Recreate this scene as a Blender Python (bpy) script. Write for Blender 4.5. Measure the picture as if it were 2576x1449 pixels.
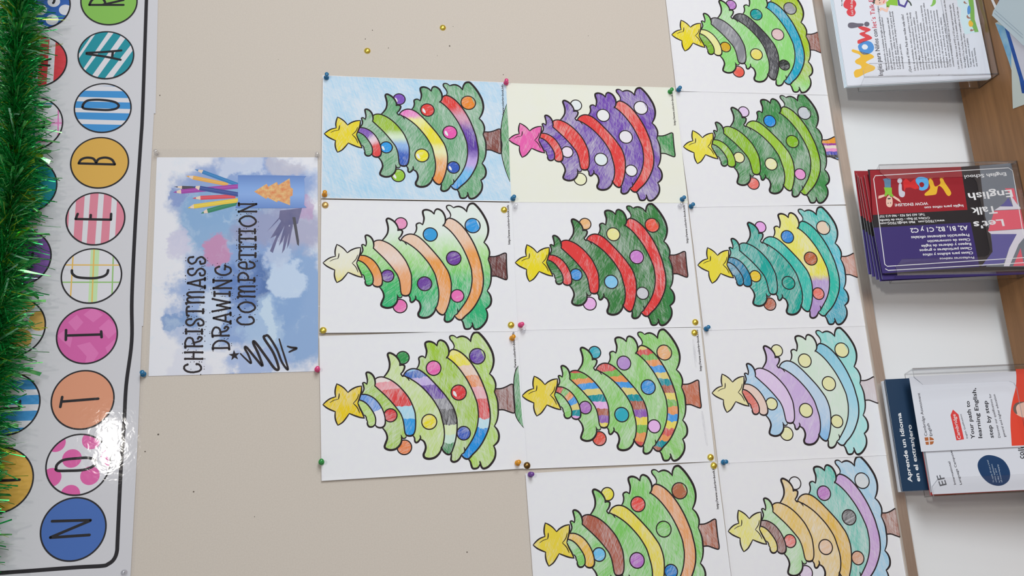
import bpy, bmesh, math, random, json
from mathutils import Vector, Matrix
from mathutils.geometry import interpolate_bezier
for o in list(bpy.data.objects): bpy.data.objects.remove(o, do_unlink=True)
# measured drawing data, all in millimetres in the local frame of each sheet / leaflet
D = {}
D['SH'] = {
 "A1": [0.62295, -0.09093, 0.0048],
 "A2": [0.41029, -0.09053, 0.0033],
 "A3": [0.19893, -0.09191, -0.0239],
 "B1": [0.62224, -0.38495, -0.0076],
 "B2": [0.41252, -0.38572, -0.0072],
 "B3": [0.20193, -0.38582, -0.0029],
 "B4": [-0.01188, -0.39094, -0.0236],
 "C0": [0.82844, -0.68253, -0.008],
 "C1": [0.62011, -0.68231, -0.0298],
 "C2": [0.40998, -0.68553, -0.0159],
 "C3": [0.20064, -0.68665, -0.012],
 "C4": [-0.00743, -0.68901, -0.0161],
}
D['tier'] = [
 [[2.65, 95.09, 1], [6.65, 90.89], [4.7, 85.95], [-0.67, 80.23], [-8.56, 74.57], [-16.33, 70.99], [-23.08, 70.3], [-28.88, 71.25], [-31.64, 74.19], [-32.27, 77.92], [-30, 81.18], [-26.6, 82.19], [-24.37, 81.66, 1], [-21.53, 83.09], [-17.3, 83.84], [-14.23, 86.27], [-6.04, 90.27]],
 [[12.59, 91.21, 1], [16.32, 89.49], [18.36, 87.79], [23.36, 85.63], [28.07, 86.21], [32.22, 87.14], [32.84, 84.21], [30.14, 81.34, 1], [35.9, 80.23], [42.81, 81.28], [47.13, 81.62], [48.01, 78.5], [45.75, 74.35], [41.47, 71.08], [36.67, 69.5], [31.51, 69.19], [27.27, 69.86, 1], [18.27, 60.68], [9.76, 52.5], [-0.01, 44.36], [-8.83, 37.89], [-15.46, 33.98], [-25.76, 30.68], [-38.08, 29.24], [-46.04, 28.04], [-48.94, 27.41], [-51.02, 28.54], [-51.25, 30.68], [-50.44, 32.45, 1], [-46.39, 34.47, 1], [-51.42, 33.9], [-57.06, 35.12], [-61.86, 38.1], [-65.5, 42.46], [-67.16, 50.29], [-65.36, 56.62], [-62.07, 58.31], [-57.18, 57.13], [-51.63, 54.74], [-45.93, 54.6], [-39.38, 56.72], [-34.89, 60.17], [-33.4, 61.2, 1], [-30.74, 57.59], [-25.07, 56.25], [-17.84, 56.58], [-9.77, 58.89], [-1.59, 63], [5.2, 67.85], [6.33, 68.45], [11.76, 75.01], [15.11, 82.44], [15.79, 87.42]],
 [[39.39, 56.66, 1], [43.73, 52.95], [51.76, 48.74], [59.12, 47.11], [66.61, 47.97], [72.49, 49.45], [75.36, 48.57], [75.17, 44.12], [71.59, 38.55], [66.02, 34.65], [60.07, 31.57], [56.38, 32.48, 1], [57.03, 28.41], [55.64, 25.21], [51.51, 25.33], [46.67, 27.9], [43.53, 31.22, 1], [39.3, 28.92, 1], [39.48, 24.06], [35.59, 20.14, 1], [30.2, 10.6], [23.16, 1.11], [14.58, -6.7], [3.56, -14.4], [-6.5, -19.7], [-17.86, -23.79], [-29.68, -26.96], [-39.93, -28.73], [-52.91, -28.57], [-63.56, -26.34], [-67.31, -23.16, 1], [-71.19, -22.43], [-75.33, -20.1], [-80, -14.89], [-82.66, -6.19], [-81.2, 0.2], [-76.8, 2.55], [-71.21, 0.93], [-64.87, -0.37], [-58.32, 1.56], [-54.12, 6.08, 1], [-48.71, 6.62, 1], [-52.99, 7.12], [-57.1, 10.13], [-58.36, 13.03], [-56.12, 14.75], [-51.83, 14.61], [-48.11, 17.01, 1], [-41.83, 13.94], [-33.26, 12.59], [-23.16, 12.26], [-14.43, 12.71], [-6.31, 14.98], [1.9, 18.34], [7.82, 20.97], [18.81, 28.69], [27.36, 36.49], [34.33, 45.15], [38.4, 53.08]],
 [[50.27, 7.52, 1], [54.69, 4.52], [60.45, 3.11], [65.48, 3.76], [67.9, 2.05], [68.98, -2.08], [66.27, -6.49, 1], [70.81, -7.87], [77.49, -8.52], [84.27, -7.12], [88.49, -6.85], [90.88, -10.23], [90.67, -15.16], [88.36, -20.02], [84.22, -24.4, 1], [90.21, -26.29], [92.43, -30.1], [90.7, -34.99], [86.31, -38.96], [80.28, -41.6], [75.2, -42.22], [69.36, -41.15], [64.71, -38.06, 1], [60.16, -44.6], [51.84, -52.87], [42.81, -59.52], [33.04, -65.35], [21.73, -71.08], [12.1, -75.31], [-0.63, -79.37], [-11.35, -80.4], [-22.23, -80.63], [-34.51, -79.23], [-45.12, -76.37], [-55.54, -71.21], [-64.34, -65.39], [-73.76, -58.03], [-75.97, -57.16], [-79.08, -52.42, 1], [-83.83, -49.91], [-88.09, -45.9], [-89.26, -40.52], [-87.17, -37.18], [-83.03, -36.98], [-77.82, -37.96, 1], [-71.89, -39.74], [-63.02, -43.18], [-51.04, -46.39], [-38.91, -48.08], [-28.18, -48.32], [-18.07, -46.68], [-2.68, -40.17], [8.31, -33.29], [19.42, -24.76], [29.72, -16.19], [39.22, -7.57], [46.21, 0.33]],
 [[77.93, -48.9, 1], [82.3, -49.88], [87.98, -48.55], [92.95, -45.21], [97.02, -44.2], [98.55, -46.24], [98.4, -50.19], [94.96, -55.18, 1], [96.8, -59.61], [96.58, -65.15], [93.5, -71.36], [88.71, -75.9, 1], [94.89, -76.99], [100.42, -80.45], [102.29, -84.53], [100.92, -88.45], [93.34, -95.25], [84.18, -101.16], [73.47, -106.17], [62.1, -108.73], [52.5, -108.2], [44.65, -105.39], [38.06, -101.46, 1], [31.88, -106.27], [24.61, -109.04], [17.48, -109.43], [10.5, -107.07, 1], [3.31, -109.43], [-6.95, -110.82], [-14.52, -110.78], [-23.04, -109.91], [-33.01, -107.78], [-40.52, -103.84, 1], [-47.7, -108.13], [-55.45, -109.25], [-62.26, -107.7], [-66.67, -104.73], [-69.48, -100.69, 1], [-75.69, -102.67], [-84.75, -101.78], [-92.08, -97.9], [-99.16, -90.57], [-101.35, -83.54], [-97.76, -80.27], [-90.88, -78.7, 1], [-96.84, -77.63], [-99.92, -72.87], [-100, -68.27], [-95.37, -66.2], [-90.82, -65.65], [-87.01, -62.39, 1], [-80.44, -68.46], [-74.06, -75.7], [-65.38, -83.09], [-55.81, -89.01], [-45.34, -93.83], [-35.49, -96.7], [-23.95, -98.11], [-13.84, -97.87], [-6.24, -97.1], [5.59, -95.38], [17.55, -92.08], [29.59, -87.97], [40.91, -83.03], [51.52, -77.25], [61.39, -70.62], [69.71, -63.12], [75.25, -55.48]],
]
D['garl'] = [
 [[[7.6, 92.94], [5.17, 86.77], [0.22, 81.05], [-7.67, 75.38], [-15.46, 71.39], [-22.25, 70.03], [-28.92, 70.67], [-32.34, 69.25], [-34.05, 65.56]], [[15.79, 90.74], [15.11, 82.44], [11.76, 75.01], [6.33, 68.45], [-1.59, 62.78], [-10.25, 58.81], [-18.79, 56.67], [-26.37, 56.27], [-32.11, 58.47], [-34.09, 61.83], [-34.05, 65.56]]],
 [[[40.18, 58.51], [39.86, 64.4], [37.47, 68.23], [31.94, 69.18], [27.27, 69.86, 1], [22.32, 64.77], [15.08, 56.56], [5.3, 48.42], [-3.11, 41.93], [-9.7, 37.49], [-15.48, 33.62], [-23.58, 30.97], [-32.3, 29.79], [-42.42, 28.65], [-46.48, 26.62], [-48.18, 22.02]], [[40.18, 58.51], [38.4, 53.08], [34.33, 45.15], [27.36, 36.49], [18.81, 28.69], [7.82, 20.97], [-2.16, 16.46], [-6.31, 14.98], [-14.43, 12.71], [-23.16, 12.26], [-33.26, 12.59], [-41.83, 13.94], [-47.04, 16.97], [-48.18, 22.02]]],
 [[[50.52, 14.82], [48.02, 21.39], [44.08, 25.55], [40.7, 27.26], [39.52, 24.87], [36.34, 18.5], [29.71, 8.99], [21.89, 0.34], [12.9, -7.45], [3.56, -14.4], [-5.69, -19.73], [-15.68, -24.2], [-28.96, -26.99], [-39.93, -28.73], [-51.48, -28.63], [-62.13, -26.39], [-67.71, -24], [-72.84, -25.96], [-76.61, -29.42], [-78.12, -32.96]], [[50.52, 14.82], [49.86, 7.53], [46.21, 0.33], [39.22, -7.57], [29.72, -16.19], [19.42, -24.76], [8.31, -33.29], [-2.68, -40.17], [-9.42, -43.88], [-18.07, -46.68], [-28.18, -48.32], [-38.91, -48.08], [-51.04, -46.39], [-63.02, -43.18], [-71.89, -39.74], [-77.33, -36.07], [-78.07, -32.23]]],
 [[[77.13, -48.87], [76.49, -45.3], [72.99, -42.79], [69.08, -41.06], [65.96, -39.36], [59.29, -46.14], [51.01, -53.62], [40.36, -60.98], [29, -67.51], [16.13, -73.16], [6.55, -76.6], [-5.34, -79.92], [-14.47, -80.63], [-23.01, -80.75], [-33.75, -79.27], [-44.35, -76.41], [-55.54, -71.21], [-64.34, -65.39], [-73.05, -58.83], [-80.98, -52.71], [-84.16, -55.25], [-86.07, -59.37]], [[77.13, -48.87], [75.25, -55.48], [69.71, -63.12], [61.39, -70.62], [51.52, -77.25], [40.91, -83.03], [29.59, -87.97], [17.55, -92.08], [5.59, -95.38], [-6.24, -97.1], [-13.84, -97.87], [-23.95, -98.11], [-35.49, -96.7], [-45.34, -93.83], [-55.81, -89.01], [-65.38, -83.09], [-74.06, -75.7], [-80.44, -68.46], [-84.67, -63.65], [-86.07, -59.37]]],
]
D['star'] = [
 [3.41, 144.82, 1],
 [8.33, 139.47],
 [11.82, 133.71],
 [13.97, 126.3, 1],
 [20.35, 127.23],
 [27.07, 126.18],
 [32.94, 124.64, 1],
 [30.14, 119.54],
 [25.61, 113.81],
 [19.42, 108.75, 1],
 [23.42, 103.9],
 [26.87, 96.38],
 [27.94, 88.71, 1],
 [20.14, 89.42],
 [12.61, 91.62],
 [3.07, 95.09, 1],
 [-5.11, 91.91],
 [-12, 88.71],
 [-19.26, 86.36, 1],
 [-17.64, 92.93],
 [-14.73, 100.3],
 [-11.4, 107.66, 1],
 [-18.23, 112.67],
 [-23.79, 117.65],
 [-27.58, 124.23, 1],
 [-21.63, 126.62],
 [-14.9, 127.79],
 [-7.82, 127.32, 1],
 [-5.01, 133.02],
 [-1.31, 139.53],
]
D['trunk'] = [
 [14.45, -106.89, 1],
 [14.73, -117.19],
 [17.09, -125.25],
 [20.65, -133.41],
 [19.34, -135.96],
 [7.49, -135.63],
 [-8.25, -135.62],
 [-15.84, -135.55],
 [-20.53, -135.66],
 [-22.74, -133.15],
 [-19.6, -125.45],
 [-16.89, -118.52],
 [-16.79, -109.48, 1],
 [-6.91, -110.03],
]
D['ink'] = [
 [3.7, 1, [[16.32, 89.49], [18.36, 87.79], [23.36, 85.63], [28.07, 86.21], [32.22, 87.14], [32.84, 84.21], [30.14, 81.34]]],
 [4.6, 1, [[30.14, 81.34], [35.9, 80.23], [42.81, 81.28], [47.13, 81.62], [48.01, 78.5], [45.75, 74.35], [41.47, 71.08], [36.67, 69.5], [31.5, 69.02], [27.27, 69.86]]],
 [3, 0, [[27.26, 69.69], [18.27, 60.68], [9.76, 52.5], [-0.01, 44.36], [-8.83, 37.89], [-15.48, 33.62], [-24.32, 30.64], [-33.04, 29.45], [-42.42, 28.65], [-46.84, 26.63], [-48.18, 22.02], [-46.82, 16.96]]],
 [3, 1, [[-48.63, 26.68], [-50.71, 27.81], [-51.49, 30.33], [-50.65, 32.45], [-46.24, 34.47]]],
 [5.2, 1, [[-48.57, 33.82], [-52.87, 33.58], [-57.79, 34.79], [-62.57, 38.12], [-66.17, 43.18], [-67.16, 50.29], [-65.01, 56.61], [-61.7, 58.51], [-56.49, 56.76], [-50.93, 54.51], [-45.93, 54.6], [-40.1, 56.74], [-33.97, 61.22]]],
 [3, 1, [[-14.23, 86.27], [-17.3, 83.84], [-21.53, 83.09], [-24.54, 81.66]]],
 [4.2, 1, [[-24.12, 81.65], [-27.02, 82.2], [-30.85, 80.78], [-32.44, 77.76], [-31.67, 73.78], [-28.49, 70.82]]],
 [3, 0, [[7.77, 92.94], [5.17, 86.77], [0.22, 81.05], [-7.67, 75.38], [-15.46, 71.39], [-22.25, 70.03], [-28.5, 70.66]]],
 [4.2, 1, [[-29.3, 71.25], [-32.53, 68.84], [-34.07, 65.15], [-33.89, 61], [-31.32, 57.63], [-26.37, 56.27], [-19.63, 56.69]]],
 [3, 0, [[15.79, 90.74], [15.11, 82.44], [11.76, 75.01], [6.33, 68.45], [-1.59, 62.78], [-10.25, 58.81], [-18.79, 56.67], [-25.54, 56.08]]],
 [3.2, 0, [[36.65, 69.08], [37.9, 68.22], [39.86, 64.4], [40.18, 58.51], [38.4, 53.08], [34.33, 45.15], [27.36, 36.49], [18.81, 28.69], [7.82, 20.97], [-2.16, 16.46], [-6.31, 14.98], [-14.43, 12.71], [-23.16, 12.26], [-33.26, 12.59], [-41.83, 13.94], [-47.06, 16.61]]],
 [4.4, 1, [[-45.7, 27.67], [-47.45, 25.93], [-48.39, 22.03], [-47.91, 18.07], [-45.67, 15.85]]],
 [5, 1, [[39.25, 57.07], [43.73, 52.95], [50.92, 48.36], [59.11, 46.95], [66.61, 47.97], [72.9, 49.44], [75.57, 47.76], [75.17, 44.12], [71.59, 38.55], [66.85, 34.62], [60.92, 31.95], [55.96, 32.33]]],
 [4.4, 1, [[56.14, 32.49], [57.03, 28.41], [55.65, 25.38], [51.93, 25.48], [47.08, 27.89], [43.53, 31.38]]],
 [3.6, 1, [[43.7, 31.46], [41.39, 29.66], [39.1, 28.11]]],
 [3.2, 1, [[40, 29.7], [39.97, 25.67], [37.31, 21.7], [32.91, 19.01]]],
 [4.4, 1, [[-47.96, 17.14], [-51.81, 14.97], [-56.12, 14.75], [-58.5, 13.04], [-57.46, 10.14], [-54.06, 7.16], [-51.75, 6.22], [-48.42, 6.83]]],
 [5.6, 1, [[-53.88, 6.58], [-57.61, 1.53], [-64.89, -0.73], [-71.23, 0.57], [-76.07, 2.88], [-80.76, 1.62], [-82.92, -4.75], [-81.64, -12.68], [-77.38, -18.58], [-71.91, -22.4], [-66.96, -23.31]]],
 [3.3, 0, [[40.47, 27.43], [44.08, 25.55], [48.02, 21.39], [50.52, 14.82], [49.86, 7.53], [46.21, 0.33], [39.22, -7.57], [29.72, -16.19], [19.42, -24.76], [8.31, -33.29], [-2.68, -40.17], [-9.42, -43.88], [-18.07, -46.68], [-28.18, -48.32], [-38.91, -48.08], [-51.04, -46.39], [-63.02, -43.18], [-72.62, -39.32]]],
 [3.2, 0, [[38.17, 22.49], [36.34, 18.5], [29.71, 8.99], [21.89, 0.34], [12.9, -7.45], [3.56, -14.4], [-5.69, -19.73], [-15.68, -24.2], [-28.96, -26.99], [-39.93, -28.73], [-51.48, -28.63], [-62.13, -26.39], [-67.56, -23.87]]],
 [4.4, 1, [[-66.97, -23.46], [-72.46, -25.62], [-76.61, -29.42], [-78.26, -32.96], [-77.55, -36.06], [-71.92, -40.12]]],
 [4, 1, [[49.87, 7.94], [54.69, 4.52], [60.45, 3.11], [65.89, 3.58], [68.29, 1.22], [68.79, -2.48], [66.04, -6.23]]],
 [5.2, 1, [[65.88, -6.06], [71.65, -7.9], [77.49, -8.52], [84.27, -7.12], [88.89, -7.28], [90.84, -11.05], [90.39, -15.98], [87.91, -20.83], [83.78, -24.64]]],
 [4.8, 1, [[83.79, -24.47], [89.39, -25.84], [92.22, -28.85], [91.82, -32.55], [88.49, -37.39], [82, -40.85], [76.05, -42.01], [69.36, -41.15], [64.32, -37.39]]],
 [3.2, 0, [[66.02, -37.95], [59.29, -46.14], [51.01, -53.62], [40.36, -60.98], [29, -67.51], [16.13, -73.16], [6.55, -76.6], [-5.34, -79.92], [-14.47, -80.63], [-23.01, -80.75], [-33.75, -79.27], [-44.35, -76.41], [-55.54, -71.21], [-64.34, -65.39], [-74.13, -58.01]]],
 [3.2, 1, [[-68.98, -56.71], [-72.96, -57.45], [-76.68, -56.36], [-79.57, -51.78]]],
 [5, 1, [[-78.94, -52.58], [-84.55, -49.5], [-88.42, -45.13], [-89.36, -39.75], [-86.76, -36.67], [-82.28, -37.01], [-77.44, -37.82]]],
 [3.6, 0, [[72.25, -41.59], [76.1, -44.89], [77.37, -48.88], [75.25, -55.48], [69.71, -63.12], [61.39, -70.62], [51.52, -77.25], [40.91, -83.03], [29.59, -87.97], [17.55, -92.08], [5.59, -95.38], [-6.24, -97.1], [-13.85, -98.1], [-23.97, -98.34], [-35.5, -96.94], [-45.36, -94.07], [-55.81, -89.01], [-65.38, -83.09], [-74.06, -75.7], [-80.44, -68.46], [-84.34, -64.43]]],
 [4.2, 1, [[-79.81, -52], [-84.16, -55.25], [-86.29, -59.36], [-85.42, -63.61], [-80.82, -68.44]]],
 [3.6, 1, [[77.39, -48.49], [82.28, -50.43], [87.98, -48.55], [93.37, -44.84], [97.42, -44.46], [98.91, -47.44], [98.11, -51.36], [94.8, -55.33]]],
 [4.4, 1, [[94.81, -54.93], [96.8, -59.61], [96.98, -65.17], [93.9, -71.38], [88.46, -76.04]]],
 [5.8, 1, [[88.31, -75.72], [94.89, -76.99], [100.83, -80.47], [102.5, -85.34], [101.05, -89.26], [93.3, -96.05], [82.5, -102.66], [71.81, -107.27], [61.28, -109.08], [52.5, -108.2], [44.65, -105.39], [37.68, -101.2]]],
 [4.4, 1, [[38.07, -101.3], [32.27, -106.29], [23.8, -109.39], [16.7, -109.15], [9.89, -106.64]]],
 [4.2, 1, [[10.28, -106.82], [2.52, -109.38], [-5.39, -110.91], [-13.75, -110.83], [-23.06, -110.3], [-33.01, -107.78], [-41.03, -103.27]]],
 [5, 1, [[-40.5, -103.46], [-46.91, -107.78], [-54.69, -109.45], [-62.27, -107.93], [-67, -103.93], [-69.6, -100.14]]],
 [5.2, 1, [[-69.08, -100.4], [-76.45, -102.63], [-84.75, -101.78], [-92.08, -97.9], [-99.31, -90.57], [-101.5, -83.53], [-98.52, -80.38], [-93.94, -79.31], [-90.72, -78.55]]],
 [4.8, 1, [[-94.29, -78.98], [-99.14, -75.97], [-100.77, -72.06], [-100.1, -67.5], [-95.33, -65.66], [-90.38, -64.52], [-86.3, -61.88]]],
 [3.3, 1, [[3.41, 144.82], [8.33, 139.47], [11.82, 133.71], [13.97, 126.3]]],
 [3.6, 1, [[13.55, 126.47], [20.35, 127.23], [27.08, 126.34], [33.1, 124.47]]],
 [3.3, 1, [[32.95, 124.89], [30.14, 119.54], [25.61, 113.81], [19.25, 108.76]]],
 [3.6, 1, [[19.26, 108.92], [23.42, 103.9], [26.87, 96.38], [28.1, 88.46]]],
 [4, 1, [[27.95, 88.88], [20.14, 89.42], [12.61, 91.62], [2.65, 95.26]]],
 [4, 1, [[3.24, 95.08], [-5.11, 91.91], [-12, 88.71], [-19.52, 86.2]]],
 [3.5, 1, [[-19.28, 85.94], [-17.64, 92.93], [-14.73, 100.3], [-11.22, 107.82]]],
 [3.3, 1, [[-11.15, 107.49], [-18.23, 112.67], [-23.79, 117.65], [-27.73, 124.39]]],
 [3.5, 1, [[-27.58, 124.23], [-21.62, 126.79], [-14.89, 127.95], [-7.65, 127.48]]],
 [3.5, 1, [[-8.01, 126.91], [-5.26, 133.02], [-1.56, 139.54], [3.42, 145.06]]],
 [1.6, 1, [[5.58, 135.15], [8.66, 129.63], [10.39, 122.38]]],
 [2.6, 1, [[18.53, 121.31], [14.16, 121.77], [10.16, 122.88]]],
 [2.2, 1, [[16.51, 93.22], [9.44, 95.82], [2.83, 101.87]]],
 [2.4, 1, [[3.16, 101.7], [-3.2, 96.01], [-11.54, 92.67]]],
]
D['inktrunk'] = [
 [3.4, 0, [[14.98, -108.89], [14.88, -117.19], [17.25, -125.26], [20.53, -132.61], [19.73, -135.98], [13.79, -136.02], [-0.4, -135.71], [-11.94, -135.79], [-19.76, -135.86], [-22.76, -133.55], [-19.83, -125.44], [-17.12, -118.5], [-17.01, -110.64]]],
]
D['baub'] = {
 "bt": [67.77, 27.3, 9.53],
 "bl": [-64.32, 30.2, 10.52],
 "b1": [-16.99, 48.49, 9.55],
 "b2": [-29.33, -7.53, 10.99],
 "b3": [50.18, -17.77, 10.95],
 "b4": [11.8, -53.27, 11.37],
 "b5": [-48.62, -57.27, 9.96],
 "b6": [65.57, -84.51, 11.93],
}
D['hill1'] = [
 [65.96, -148.01, 1],
 [44.92, -141.08],
 [24.17, -137.06],
 [7.06, -135.59],
 [-6.45, -137.42],
 [-23.37, -135.95],
 [-48.38, -140.43],
 [-71.48, -147.61, 1],
 [-23.02, -148.57],
 [27.99, -148.82],
]
D['hill3'] = [
 [48.38, -146.07, 1],
 [39.8, -140.97],
 [27.19, -137.8],
 [7.45, -136.43],
 [-12.14, -136.57],
 [-23.68, -136.1],
 [-33.99, -139.56],
 [-45.69, -147.5, 1],
 [-30.46, -146.11],
 [-0.93, -146],
]
D['smudge'] = [
 [[86.14, -133.96], [71, -134.46], [55.16, -134.38], [40.99, -133.82]],
 [[-27.33, -136.04], [-45.68, -136.9], [-62.41, -137.92], [-81.27, -138.68]],
]
D['url'] = [
 [34.93, -142.9],
 [101.16, -143.65],
]
D['banner_o'] = [0.37795, -0.002, 0.37108]
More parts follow.
